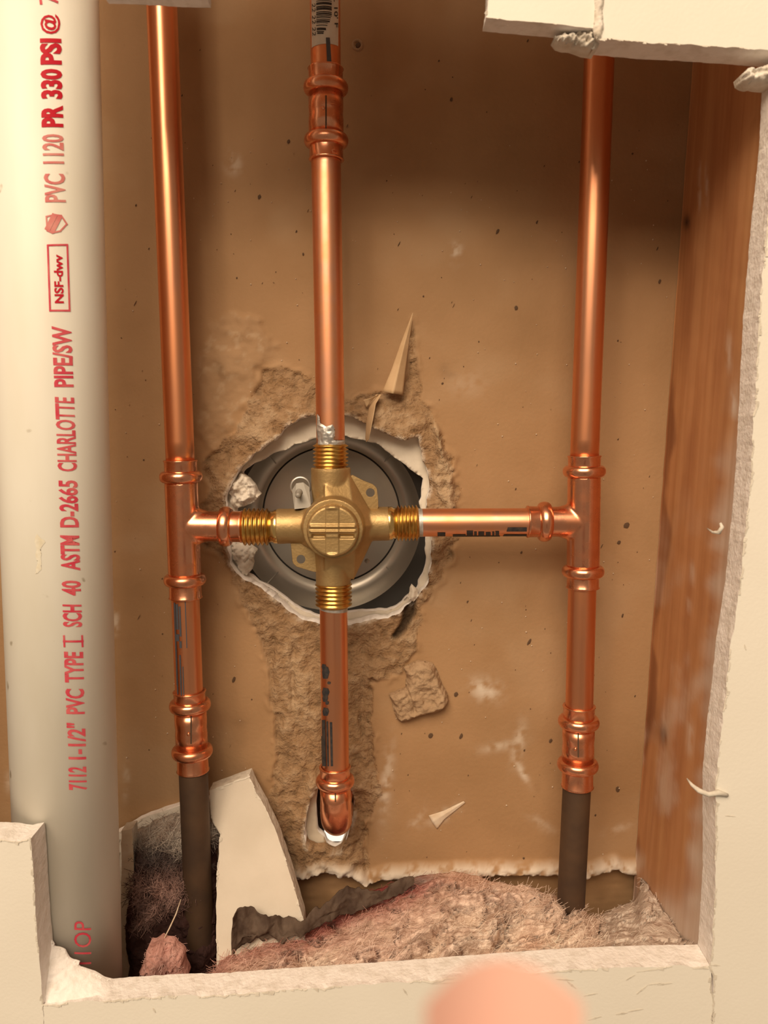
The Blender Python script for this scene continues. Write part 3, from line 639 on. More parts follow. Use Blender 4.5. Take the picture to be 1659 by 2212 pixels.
def split_coupling(axis, ys, name, label, cat='coupling', stamp=()):
    c = axis; tA, tR, tR2, tB = [c.t_at_y(y) for y in ys]; tm = (tR + tR2)/2
    prof_body = [(tR + 12*U, 35.6*U), (tm - 14*U, 35.8*U), (tm - 5*U, 35.2*U), (tm, 34.6*U), (tm + 5*U, 35.2*U), (tm + 14*U, 35.8*U), (tR2 - 12*U, 35.6*U)]
    o = mk(name, *lathe(c.p0, c.p1, prof_body, 56), 'copper_fitting', label=label, cat=cat, group='press couplings')
    for (e, r, sg) in ((tA, tR, 1), (tB, tR2, -1)):
        col = [(e, RC*1.0), (e, 35.4*U), (e + sg*1.5*U, 36.8*U), (e + sg*4*U, 35*U), (r - sg*12*U, 34.6*U)]
        if sg < 0: col = col[::-1]
        mk('socket_collar', *lathe(c.p0, c.p1, col, 56, False), 'copper_fitting', o)
        mk('bead_ring', *lathe(c.p0, c.p1, bead(r, 34.5*U, 46*U, 12.5*U), 56, False), 'copper_fitting', o)
    # moulding seam down the front
    yv = (ys[1]+ys[2])/2; xc = to_px(*c.at(tm))[0]; cc = Cyl(c.p0, c.p1, 35.8*U)
    decal(cc, [[(xc-1.5, ys[1]+16), (xc+1.5, ys[1]+16), (xc+1.5, ys[2]-16), (xc-1.5, ys[2]-16)]], 'mould_seam', 'copper_old', o, 0.0001, (8, 1))
    dd = Cyl(c.p0, c.p1, 35.8*U); p = dd.pt(tm, dd.uv(xc-6, yv)[1], 0.0); nn = p - dd.at(tm); nn /= np.linalg.norm(nn)
    mk('dimple', *lathe(p - nn*.0006, p + nn, [(0, .0009), (.0008, .0009), (.0011, .0005)], 12), 'copper_fitting', o)
    stamps(cc, stamp, o); return o
mc = cyl_px(703.5, 148, 705, 347); MC = split_coupling(mc, (148, 190, 304, 347), 'press_coupling', 'copper press coupling on the middle pipe below the barcode sticker',
    stamp=[('1/2', (727, 226), (727, 214), (715, 226)), ('1/2', (728, 335), (728, 322), (716, 335))])
lc = cyl_px(409, 1492, 417, 1665); split_coupling(lc, (1492, 1523, 1623, 1665), 'press_coupling', 'copper press coupling on the left above a dark tarnished pipe')
rc = cyl_px(1251, 1524, 1247, 1699); split_coupling(rc, (1524, 1559, 1652, 1699), 'press_coupling', 'copper press coupling on the right above a dark tarnished stub')

def remesh(parts, vox, smooth_it, name, m, parent=None, **kw):
    V, Fc = join(*parts); me = bpy.data.meshes.new('tmp'); me.from_pydata(V.tolist(), [], Fc); bm = bmesh.new(); bm.from_mesh(me); bmesh.ops.recalc_face_normals(bm, faces=bm.faces); bm.to_mesh(me); bm.free()
    o = bpy.data.objects.new('tmp', me); COL.objects.link(o)
    r = o.modifiers.new('r', 'REMESH'); r.mode = 'VOXEL'; r.voxel_size = vox
    s = o.modifiers.new('s', 'SMOOTH'); s.factor = 0.5; s.iterations = smooth_it
    dg = bpy.context.evaluated_depsgraph_get(); ev = o.evaluated_get(dg); m2 = ev.to_mesh()
    VV = np.array([v.co[:] for v in m2.vertices]); FF = [tuple(p.vertices) for p in m2.polygons]; ev.to_mesh_clear(); bpy.data.objects.remove(o); bpy.data.meshes.remove(me)
    return mk(name, VV, FF, m, parent, **kw)
def tee(run, ys, branch, xs, label, flip):
    c = run; tA, tR, tR2, tB = [c.t_at_y(y) for y in ys]; bx0, bR, bE = [branch.t_at_x(x) for x in xs]; sg = 1 if bE > bR else -1
    br = lathe(branch.p0, branch.p1, sorted([(bx0, 33*U), (bR, 33*U)]), 40)
    # flared saddle where the branch leaves the run
    k = bx0 + sg*30*U; fl = [(bx0 + sg*18*U, 44*U), (bx0 + sg*32*U, 41*U), (bx0 + sg*42*U, 37*U), (bx0 + sg*54*U, 33.5*U), (bx0 + sg*62*U, 32*U)]
    fl = fl if sg > 0 else fl[::-1]
    flv, flf = lathe(branch.p0, branch.p1, fl, 40); flv[:, 1] = H_CU + (flv[:, 1] - H_CU)*0.70
    body = remesh([lathe(c.p0, c.p1, [(tR + 11*U, 35.6*U), (tR2 - 11*U, 35.6*U)], 56), br, (flv, flf)], 0.0006, 8, 'press_tee', 'copper_fitting', label=label, cat='tee fitting', group='press tees')
    for (e, r, s2) in ((tA, tR, 1), (tB, tR2, -1)):
        col = [(e, RC), (e, 35.4*U), (e + s2*1.5*U, 36.8*U), (e + s2*4*U, 35*U), (r - s2*12*U, 34.6*U)]; col = col if s2 > 0 else col[::-1]
        mk('socket_collar', *lathe(c.p0, c.p1, col, 56, False), 'copper_fitting', body)
        mk('bead_ring', *lathe(c.p0, c.p1, bead(r, 34.5*U, 46*U, 12.5*U), 56, False), 'copper_fitting', body)
    col = [(bE, RC*.9), (bE, 34.5*U), (bE - sg*2*U, 35.5*U), (bE - sg*5*U, 34*U), (bR, 33.6*U)]; col = col if sg < 0 else col[::-1]
    mk('socket_collar', *lathe(branch.p0, branch.p1, col, 56, False), 'copper_fitting', body)
    mk('bead_ring', *lathe(branch.p0, branch.p1, bead(bR, 32.5*U, 44*U, 14*U), 56, False), 'copper_fitting', body)
    return body
ltr = cyl_px(389.5, 994, 401, 1292); lbr = cyl_px(396, 1136, 540, 1138); TL = tee(ltr, (994, 1030, 1252, 1292), lbr, (396, 488, 524), 'copper press tee on the left joined to the brass valve', 1)
rtr = cyl_px(1262.5, 984, 1259, 1270); rbr = cyl_px(1120, 1127, 1261, 1127); TR_ = tee(rtr, (984, 1018, 1234, 1270), rbr, (1261, 1176, 1138), 'copper press tee on the right joined to the horizontal pipe', -1)
# elbow turning into the wall
e0 = W(723.5, 1655, H_CU); ez = W(725.5, 1752, H_CU)[2]; ex = W(725.5, 1752, H_CU); Rb = 0.0155
pts = [W(724, 1700, H_CU), W(725, 1725, H_CU)]; yc = H_CU + Rb; zc = ex[2] + 0.004
for a in np.linspace(0, math.pi/2, 14): pts.append(np.array([ex[0], yc - Rb*math.cos(a), zc - Rb*math.sin(a)]))
pts.append(np.array([ex[0], yc + 0.012, zc - Rb]))
EL = mk('press_elbow', *tube_path(pts, [34.5*U, 34.8*U] + [35.5*U]*14 + [35*U], 48), 'copper_fitting', label='copper press elbow turning into the wall below the valve', cat='elbow fitting')
ec = cyl_px(723.5, 1655, 725, 1740)
tA, tR = ec.t_at_y(1655), ec.t_at_y(1687)
mk('socket_collar', *lathe(ec.p0, ec.p1, [(tA, RC), (tA, 35*U), (tA + 1.5*U, 36.4*U), (tA + 4*U, 34.6*U), (tR - 12*U, 34.2*U)], 56, False), 'copper_fitting', EL)
mk('bead_ring', *lathe(ec.p0, ec.p1, bead(tR, 33.5*U, 44*U, 12.5*U), 56, False), 'copper_fitting', EL)
ecc = Cyl(ec.p0, ec.p1, 34.8*U); decal(ecc, [[(723,1706),(726,1706),(726,1732),(723,1732)]], 'mould_seam', 'copper_old', EL, 0.0002, (6, 1))
pp = pts[-1]; v1 = lathe(pp - np.array([0, .004, 0]), pp + np.array([0, 1, 0]), [(0, RC), (.09, RC)], 40); mk('copper_pipe', *v1, 'copper', label='copper pipe stub passing through the wall behind the elbow', cat='pipe', group='copper pipes')

# ---- marks on the copper
q = []
for x, y0, y1, wd in [(377,1302,1480,3),(382,1305,1360,5),(388,1310,1375,4),(384,1370,1385,6),(400,1298,1400,2),(381,1400,1500,2.2),(390,1385,1400,5),(389,1415,1505,3),(395,1440,1505,2)]:
    q.append([(x-wd/2, y0), (x+wd/2, y0), (x + wd/2 + (y1-y0)*.036, y1), (x - wd/2 + (y1-y0)*.036, y1)])
decal(LEFT_LOW, q, 'ink_streaks', 'ink_blue', P2, res=(16, 2))
q = []
for x0, x1, y0, y1 in [(945,962,1150,1158),(978,1006,1154,1160),(1008,1022,1146,1158),(1024,1030,1148,1159),(1033,1046,1148,1159),(1049,1060,1149,1159),(1063,1068,1148,1159),(1070,1078,1147,1158),(1086,1138,1154,1158),(1094,1138,1139,1148),(980,1080,1157,1161)]:
    q.append([(x0, y1), (x0 + (3 if x1-x0 > 30 else 0), y0), (x1, y0), (x1, y1)])
decal(ARM, q, 'printed_lettering', 'ink_dark', P10, res=(8, 3))
decal(ARM, [[(903,1100),(903,1158),(914,1158),(912,1100)]], 'solder_joint', 'solder', P10, off=0.0004, res=(4, 14))
q = []
for cx, cy, rx, ry in [(704,1452,8,14),(704,1495,8,10),(703,1508,6,8),(704,1537,7,9),(700,1440,5,6),(711,1475,4,3),(707,1518,4,4)]:
    q.append([(cx-rx*.6, cy-ry), (cx+rx*.6, cy-ry*.8), (cx+rx, cy), (cx-rx, cy)]); q.append([(cx-rx, cy), (cx+rx, cy), (cx+rx*.5, cy+ry), (cx-rx*.7, cy+ry)])
for x, y0, y1, wd in [(699,1555,1655,7),(707,1558,1655,3.5),(715,1560,1655,5),(696,1590,1655,3)]:
    q.append([(x-wd/2, y0), (x+wd/2, y0), (x+wd/2+2, y1), (x-wd/2+2, y1)])
decal(MID_LOW, q, 'printed_lettering', 'ink_dark', P9, res=(8, 3))
decal(MID_LOW, [[(694,1308),(750,1308),(749,1322),(694,1318)]], 'solder_joint', 'solder', P9, off=0.0004, res=(4, 14))
def decal_poly(c, poly, name, m, parent, off=0.0003, bump=0.0005, cell=1.6, amp=2.0, seed=3):
    pl = rough_poly(poly, 3, amp, seed); A = np.array(pl); x0, y0 = A.min(0); x1, y1 = A.max(0); nx, ny = int((x1-x0)/cell)+2, int((y1-y0)/cell)+2
    px, py = np.meshgrid(np.linspace(x0, x1, nx), np.linspace(y0, y1, ny), indexing='ij'); sd, qx, qy = poly_sd(px, py, pl); m_ = np.abs(sd) < .7*cell
    px = np.where(m_, qx, px); py = np.where(m_, qy, py); sd = np.where(m_, 0, sd); keep = sd >= 0; h = off + bump*np.clip(sd/4, 0, 1)*(.6 + .8*fbm(px, py, 7, 3, seed))
    V = np.array([c.pt(*c.uv(a, b), t) for a, b, t in zip(px.ravel(), py.ravel(), h.ravel())]); idx = np.arange(nx*ny).reshape(nx, ny); ok = keep[:-1, :-1] & keep[1:, :-1] & keep[1:, 1:] & keep[:-1, 1:]
    f = np.stack([idx[:-1, :-1][ok], idx[:-1, 1:][ok], idx[1:, 1:][ok], idx[1:, :-1][ok]], -1); us = np.unique(f); re = -np.ones(len(V), int); re[us] = np.arange(len(us))
    return mk(name, V[us], re[f].tolist(), m, parent)
decal_poly(MID_UP, [(686,893),(691,900),(692,914),(704,922),(718,917),(723,928),(724,945),(720,950),(744,951),(744,964),(687,964),(688,950),(686,945),(685,930)], 'solder_drip', 'solder', P8, bump=.0009)
decal_poly(PV, [(80,1150),(88,1165),(96,1170),(90,1185),(92,1205),(88,1230),(78,1240),(80,1215),(74,1195),(76,1172)], 'scuff_mark', 'scuff', PVC, off=.00012, bump=.0001, amp=6, seed=19)
# barcode sticker
st = decal(MID_TOP, [[(673,-60),(731,-60),(730,100),(674,104)]], 'barcode_sticker', 'sticker', P7, off=0.0002, res=(10, 16))
q = []
for y, h, x0, x1 in [(-4,4,684,716),(3,1.5,684,716),(7,5,684,716),(15,2.5,684,716),(18.5,5,684,716),(27,2,684,716),(30.5,3,684,716),(35,1.4,684,716),(38,2,684,714),(43,1.5,684,713),(46,3,684,712),(50,1.2,684,708),(55,1.6,684,707),(61,5,685,704),(68,2,685,700),(71,3,686,699)]:
    q.append([(x0, y), (x1, y), (x1, y+h), (x0, y+h)])
decal(MID_TOP, q, 'barcode', 'ink_dark', P7, off=0.0004, res=(1, 8))
wrap_text(MID_TOP, "L 10' F", (720, -6), (722, 60), (728, -6), 'ink_dark', P7, 0.01, 0.0004)
wrap_text(MID_TOP, "22 22 22", (675, 8), (676, 78), (682, 8), 'ink_dark', P7, 0.0, 0.0004)
decal(MID_TOP, [[(704,82),(712,82),(716,146),(707,146)]], 'ink_streaks', 'ink_blue', P7, off=0.0005, res=(8, 3))

# ================================================================== BRASS MIXING VALVE
HV = H_CU
vax = cyl_px(714.5, 1010, 720, 1262); hax = cyl_px(600, 1137, 842, 1131)
UY = np.array([0, 1.0, 0])
def P(x, y, H): return W(x, y, H)
cc_ = P(719, 1143, 0.432)
body_parts = [lathe(vax.p0, vax.p1, [(0, 43*U), (.012, 43*U), (.02, 40*U), (vax.L - .02, 40*U), (vax.L - .006, 38*U), (vax.L, 38*U)], 48),
    lathe(hax.p0, hax.p1, [(-.0002, 39*U), (.006, 38*U), (hax.L*.5, 41*U), (hax.L - .008, 37*U), (hax.L, 37*U)], 48),
    lathe(cc_ + UY*.0, cc_ + UY, [(0, 63*U), (.004, 66*U), (.03, 68*U)], 48),
    hull([P(752,1018,HV-.004), P(752,1018,HV+.004), P(818,1136,HV-.006), P(820,1136,HV+.004), P(764,1252,HV-.003), P(764,1252,HV+.004), P(700,1050,HV-.012), P(700,1230,HV-.010), P(770,1136,HV-.019), P(700,1140,HV-.02)]),
    hull([P(652,1099,HV-.004), P(652,1176,HV-.004), P(690,1092,HV-.012), P(690,1195,HV-.012), P(652,1138,HV-.0115), P(690,1138,HV-.017), P(652,1099,HV+.004), P(652,1176,HV+.004)])]
VALVE = remesh(body_parts, 0.0006, 4, 'mixing_valve', 'brass', label='cast brass shower mixing valve with four threaded ports', cat='valve')
# cap with raised cross
cp = P(720, 1145, 0.4275); n = 48
circ = [(719.5 + 57*math.cos(a), 1145 + 56.5*math.sin(a)) for a in np.linspace(0, 2*math.pi, 72, endpoint=False)]
def caph(x, y, sd):
    h = 0.0042*np.minimum(1, sd/3.0)**.7 + .0004*sstep(3, 7, sd)
    band = sstep(1128, 1131, y)*sstep(1160, 1157, y); vb = sstep(703, 707, x)*sstep(735, 731, x)
    h = h + 0.0004*vb + .0003*band
    for yc_, hw, k in ((1134.5, 3.2, .0009), (1145, 2.6, .0010)): h = h + k*np.exp(-((y-yc_)/hw)**2)*sstep(668, 674, x)*sstep(772, 766, x)
    rec = np.exp(-((y-1156)/4.2)**4)*(sstep(673, 678, x)*sstep(706, 702, x) + sstep(731, 736, x)*sstep(768, 763, x)); h = h - .0018*rec
    nt = np.exp(-((x-719)/11)**4)*(np.exp(-((y-1091)/7)**4) + np.exp(-((y-1199)/7)**4)); return h + .0010*nt
capo = relief('cap', circ, 0.4318, caph, 1.1, 'brass', VALVE, seed=3, amp=0.0, back=0.004)
# threaded ports
def port(p, q, L, r, name='threaded_port', turns=6, bright=None):
    d = (q-p)/np.linalg.norm(q-p); prof = [(0, r*.86)]; pit = L/turns
    for k in range(turns):
        t = k*pit; prof += [(t + pit*.12, r*.87), (t + pit*.42, r*1.0), (t + pit*.58, r*1.0), (t + pit*.9, r*.87)]
    prof += [(L, r*.84), (L + .0006, r*.80)]
    return mk(name, *lathe(p, q, prof, 56), 'brass_thread', VALVE)
def portpx(x0, y0, x1, y1, r, turns=6):
    a, b = W(x0, y0, HV), W(x1, y1, HV); port(a, b, np.linalg.norm(b-a), r*U, turns=turns)
portpx(714.6, 1016, 714.2, 959, 38.5, 7); portpx(720.5, 1258, 721, 1309, 40.5, 6); portpx(856, 1130.5, 903, 1129.5, 39.5, 6); portpx(582, 1138, 525, 1138, 41, 6)
for a, b, r in ((W(606,1138,HV), W(580,1138,HV), 37), (W(836,1130.5,HV), W(858,1130.5,HV), 36.5)):
    L = np.linalg.norm(b-a); mk('machined_collar', *lathe(a, b, [(0, r*U*.97), (.0006, r*U), (L*.5, r*U), (L*.6, r*.93*U), (L, r*.93*U)], 56), 'brass_bright', VALVE)
mk('machined_collar', *lathe(W(714.6, 1020, HV), W(714.6, 1012, HV), [(0, 42.5*U), (.0012, 43*U), (.002, 40*U)], 56), 'brass', VALVE)
# mounting ears
def ear(poly, hole, rh, Hc, th):
    n = 24; hc = np.array(hole, float); out = []
    PP = [np.array(p, float) for p in poly]
    for k in range(n):
        a = 2*math.pi*k/n; d = np.array([math.cos(a), math.sin(a)]); best = 1e9
        for i in range(len(PP)):
            p, q = PP[i], PP[(i+1) % len(PP)]; e = q-p; den = d[0]*e[1] - d[1]*e[0]
            if abs(den) < 1e-9: continue
            w_ = p-hc; t = (w_[0]*e[1] - w_[1]*e[0])/den; s = (w_[0]*d[1] - w_[1]*d[0])/den
            if t > 0 and -1e-6 <= s <= 1+1e-6: best = min(best, t)
        out.append(hc + d*best)
    V = []; 
    for (hh, sh) in ((Hc - th/2, 0.97), (Hc - th/2 + .0006, 1.0), (Hc + th/2, 1.0)):
        V += [W(*(hc + (p-hc)*sh), hh) for p in out]
    inn = [hc + rh*np.array([math.cos(2*math.pi*k/n), math.sin(2*math.pi*k/n)]) for k in range(n)]
    for hh in (Hc - th/2, Hc + th/2): V += [W(*p, hh) for p in inn]
    Fc = []
    for k in range(n):
        j = (k+1) % n
        Fc += [(k, j, n+j, n+k), (n+k, n+j, 2*n+j, 2*n+k), (3*n+k, 3*n+j, j, k), (4*n+j, 4*n+k, 2*n+k, 2*n+j), (3*n+j, 3*n+k, 4*n+k, 4*n+j)]
    mk('mounting_ear', V, Fc, 'brass', VALVE, smooth=False)
ear([(745,1022),(764,1026),(780,1036),(806,1046),(814,1054),(817,1080),(818,1108),(812,1118),(790,1110),(748,1075)], (800,1064), 9.5, HV - .001, .0045)
ear([(627,1168),(680,1168),(700,1200),(700,1240),(686,1238),(660,1230),(640,1224),(632,1216),(630,1195)], (650,1208), 9.5, HV - .001, .0045)
# zinc bracket with bolt on the upper left of the valve
bk = hull([P(631,1058,HV-.002), P(640,1044,HV-.002), P(655,1042,HV-.002), P(668,1052,HV-.002), P(672,1096,HV-.006), P(636,1100,HV-.006), P(631,1058,HV+.003), P(668,1052,HV+.003), P(672,1096,HV+.003), P(636,1100,HV+.003)])
BK = mk('bolt_bracket', *bk, 'zinc', VALVE, smooth=False)
mk('bolt', *lathe(P(648,1058,HV+.004), P(644,1070,HV-.011), [(0, 8*U), (.008, 8*U), (.0082, 6*U), (.0155, 6*U), (.0162, 4*U)], 18), 'zinc', BK)
mk('washer', *lathe(P(649,1052,HV+.012), P(649,1052,HV+.012) + UY, [(0, 20*U), (0, 24*U), (.001, 24*U), (.001, 20*U)], 32, False), 'wire', BK)
mk('small_screw', *lathe(P(793,1212,HV+.03), P(793,1212,HV+.0), [(0, 3*U), (.012, 3*U), (.013, 6*U), (.0145, 5.5*U), (.016, 2*U)], 16), 'zinc', VALVE)

# ================================================================== TRIM PLATE seen from behind through the hole
tc = W(716, 1113, 0.535); sU = 0.535/F
EP = lathe(tc - UY*0, tc - UY, [(0, .5*sU), (0, 147*sU)], 96, False)
PLATE = mk('trim_plate', *EP, 'steel', label='grey metal valve trim plate behind the round hole', cat='trim plate')
mk('plate_groove', *lathe(tc, tc - UY, [(0, 147*sU), (-.0012, 147.5*sU), (-.0012, 150*sU), (.0002, 150.5*sU)], 96, False), 'black_line', PLATE)
prof = [(.0002, 150.5*sU), (.0007, 158*sU), (.0022, 167*sU), (.006, 177*sU), (.011, 184*sU), (.017, 189*sU), (.024, 192*sU)]
mk('plate_rim', *lathe(tc, tc - UY, prof, 96, False), 'steel', PLATE)
mk('gap_shade_ring', *lathe(tc, tc - UY, [(.024, 192*sU), (.0275, 210*sU), (.0305, 252*sU)], 96, False), 'black_line', PLATE)  # black ring put in for the shaded gap around the rim
for (xa, ya, xb, yb_) in ((577,982,596,1001),(849,977,831,997),(573,1265,602,1234),(890,1278,835,1225)):
    mk('wire_clip', *tube_path([W(xa, ya, .512), W((xa+xb)/2, (ya+yb_)/2, .523), W(xb, yb_, .533)], 0.0004, 8), 'wire', PLATE)
# ================================================================== LOOSE STUFF
# chunk of mortar stuck on the paper
relief('mortar_chunk', [(840,1499),(877,1485),(878,1462),(870,1440),(905,1423),(933,1431),(952,1471),(972,1513),(964,1529),(924,1541),(868,1560),(851,1543)], H_WALL - 0.0005,
       lambda x, y, s: 0.0008 + 0.0062*np.minimum(1, s/9.0)**0.6 + 0.0026*fbm(x, y, 34, 5, 5, .6) + 0.0014*fbm(x, y, 9, 3, 6) - 0.002*np.exp(-(((x-888) - (y-1510)*.4)/4.0)**2)*(y > 1478)*(y < 1535),
       2.2, 'mortar', seed=4, amp=6, label='broken grey-brown mortar chunk stuck on the paper right of the lower pipe', cat='mortar chunk')
relief('plaster_lump', [(500,1035),(520,1022),(541,1031),(556,1050),(563,1068),(548,1082),(534,1092),(505,1096),(497,1080)], H_WALL + 0.004,
       lambda x, y, s: 0.001 + 0.005*np.minimum(1, s/14.0) + 0.008*fbm(x, y, 22, 5, 15, .65), 2.2, 'plaster', seed=14, amp=8, back=0.006, label='white crumbled plaster lump at the hole edge above the left valve arm', cat='plaster lump')
relief('plaster_lump', [(500,1172),(527,1170),(548,1188),(545,1223),(535,1240),(520,1230),(508,1205)], H_WALL + 0.004,
       lambda x, y, s: 0.001 + 0.004*np.minimum(1, s/12.0) + 0.007*fbm(x, y, 20, 5, 25, .65), 2.2, 'plaster', seed=24, amp=8, back=0.006, label='white crumbled plaster lump at the hole edge below the left valve arm', cat='plaster lump')
relief('plaster_lump', [(888,1262),(900,1272),(905,1290),(893,1300),(880,1290)], H_WALL - .001, lambda x, y, s: 0.001 + 0.003*np.minimum(1, s/8.0) + 0.002*fbm(x, y, 12, 3, 35), 2.2, 'plaster', seed=34, amp=4,
       label='small pale plaster blob on the lower right edge of the hole', cat='plaster lump')
# torn paper flap
def sheet(rows, name, m, parent=None, th=0.0005, sub=6, crumple=0.0, **kw):
    """rows of (x, y, H): a curved sheet with a thickness, crosswise rows smoothed"""
    R_ = [[W(*p) for p in r] for r in rows]; A = np.array(R_); n, k, _ = A.shape
    ti = np.linspace(0, n-1, (n-1)*sub+1); B = np.array([A[int(min(t, n-1.0001))]*(1-(t-int(min(t, n-1.0001)))) + A[min(int(min(t, n-1.0001))+1, n-1)]*(t-int(min(t, n-1.0001))) for t in ti])
    tj = np.linspace(0, k-1, (k-1)*sub+1); Cc = np.stack([B[:, int(min(t, k-1.0001))]*(1-(t-int(min(t, k-1.0001)))) + B[:, min(int(min(t, k-1.0001))+1, k-1)]*(t-int(min(t, k-1.0001))) for t in tj], 1)
    if crumple:
        qx, qy = Cc[..., 0]*3600, Cc[..., 2]*3600; Cc = Cc.copy(); Cc[..., 1] += crumple*fbm(qx, qy, 40, 4, 3); Cc[..., 2] += crumple*.8*fbm(qx, qy + 500, 26, 4, 9)
    n, k, _ = Cc.shape; V = np.concatenate([Cc.reshape(-1, 3), Cc.reshape(-1, 3) + [0, th, 0]]); N = n*k; Fc = []
    for i in range(n-1):
        for j in range(k-1):
            a = i*k+j; Fc += [(a, a+1, a+k+1, a+k), (N+a+k, N+a+k+1, N+a+1, N+a)]
    ring = [j for j in range(k)] + [i*k+k-1 for i in range(1, n)] + [(n-1)*k+j for j in range(k-2, -1, -1)] + [i*k for i in range(n-2, 0, -1)]
    for a, b in zip(ring, ring[1:] + ring[:1]): Fc.append((b, a, a+N, b+N))
    return mk(name, V, Fc, m, parent, **kw)
mat('flap', (0.60, 0.43, 0.26), 0.8, col2=(0.50, 0.34, 0.19), nscale=90, bump=0.15, bscale=300, spec=0.2)
sheet([[(891,676,.4898),(892,675,.4898),(893,676,.4898)], [(866,740,.4870),(874,742,.4845),(883,745,.4875)], [(845,800,.4840),(860,800,.4805),(876,798,.4855)], [(826,846,.4830),(848,850,.4780),(870,853,.4840)]], 'torn_paper_flap', 'flap', WB)
sheet([[(824,852,.4835),(812,852,.485)], [(812,872,.481),(797,880,.486)], [(806,905,.480),(791,912,.487)], [(800,935,.482),(789,946,.488)], [(797,950,.484),(791,956,.488)]], 'torn_paper_flap', 'flap', WB)
sheet([[(818,852,.4835),(816,854,.484)], [(800,860,.481),(800,868,.483)], [(784,864,.4835),(792,880,.484)]], 'torn_paper_flap', 'flap', WB)
sheet([[(926,1762,.4895),(934,1776,.4885),(944,1791,.4893)], [(958,1752,.4888),(956,1762,.4880),(960,1770,.4888)], [(1001,1731,.4893),(1003,1732,.4890),(1005,1734,.4893)]], 'torn_paper_flap', 'chalk', WB)

# ---- scraps of drywall lying in the bay
def tiltA(x, y): return W(x, y, 0.475 - 0.052*(y-1670)/430.0)
SC1 = panel([(452,1708),(500,1690),(538,1676),(548,1700),(572,1745),(598,1800),(625,1880),(655,1985),(664,2090),(470,2105),(466,2000),(470,1880),(475,1800),(456,1765)][::1], 31, 'drywall_scrap', 2.5, None, t=0.011,
      mats=('scrap_face', 'paper_edge'), tilt=tiltA, fringe=True, label='pale drywall scrap leaning against the back wall beside the left tarnished pipe', cat='drywall scrap')
# top edge of the scrap, rough and dark with dust
def tiltB(x, y): return W(x, y, 0.484 - 0.02*(y-1750)/350.0)
panel([(252,1800),(300,1772),(350,1752),(402,1735),(470,1722),(474,1800),(470,2120),(256,2120)], 33, 'drywall_scrap', 4, None, t=0.006, mats=('plaster', 'gypsum'), tilt=tiltB, label='dusty torn drywall scrap behind the left tarnished pipe', cat='drywall scrap')
panel([(262,1795),(286,1790),(289,1880),(286,1960),(290,2120),(262,2120)], 35, 'drywall_scrap', 1.5, None, t=0.010, mats=('chalk', 'paper_edge'), tilt=lambda x, y: W(x, y, 0.455), fringe=False, label='narrow greenish grey drywall strip right beside the white plastic pipe', cat='drywall scrap')

# ---- fibreglass
def fibres(name, pts_cols, n, L, parent, rad=0.00011, lift=0.0015, bias=None):
    """short bent fibres over a surface; pts: array of (point, colour)"""
    Pn, Cn = pts_cols; V = []; Fc = []; C = []
    for k in range(n):
        i = rng.integers(len(Pn)); p = Pn[i] + np.array([0, -random.uniform(0, lift), random.uniform(0, lift)]); a = rng.normal(size=3); a[1] *= 0.45; a = a if bias is None else a*.6 + np.array(bias)*random.choice((-1, 1)); a /= np.linalg.norm(a); b = rng.normal(size=3); b -= a*np.dot(a, b); b /= np.linalg.norm(b)
        ln = L*random.uniform(.4, 1.2); cv = random.uniform(-.5, .5); o = len(V); col = Cn[i]*random.uniform(0.75, 1.15)
        sd = np.cross(a, [0, 1, 0]); sd = sd/(np.linalg.norm(sd)+1e-9)*rad
        for s in (-.5, -.17, .17, .5):
            q = p + a*ln*s + b*ln*cv*(s*s - .25); V += [q - sd, q + sd]; C += [col, col]
        Fc += [(o+2*t, o+2*t+1, o+2*t+3, o+2*t+2) for t in range(3)]
    return mk(name, np.array(V), Fc, 'fluff', parent, col=np.clip(np.array(C), 0, .9), kind='stuff', smooth=False)
TOPX = [470, 500, 530, 600, 660, 720, 800, 850, 890, 960, 1000, 1080, 1150, 1200, 1250, 1285, 1296]; TOPY = [2108, 2048, 2024, 2002, 1990, 1962, 1925, 1908, 1898, 1884, 1888, 1905, 1917, 1938, 1962, 1990, 2030]
BOTX = [470, 600, 800, 1000, 1100, 1160, 1230, 1296]; BOTY = [2118, 2118, 2112, 2104, 2098, 2092, 2070, 2046]
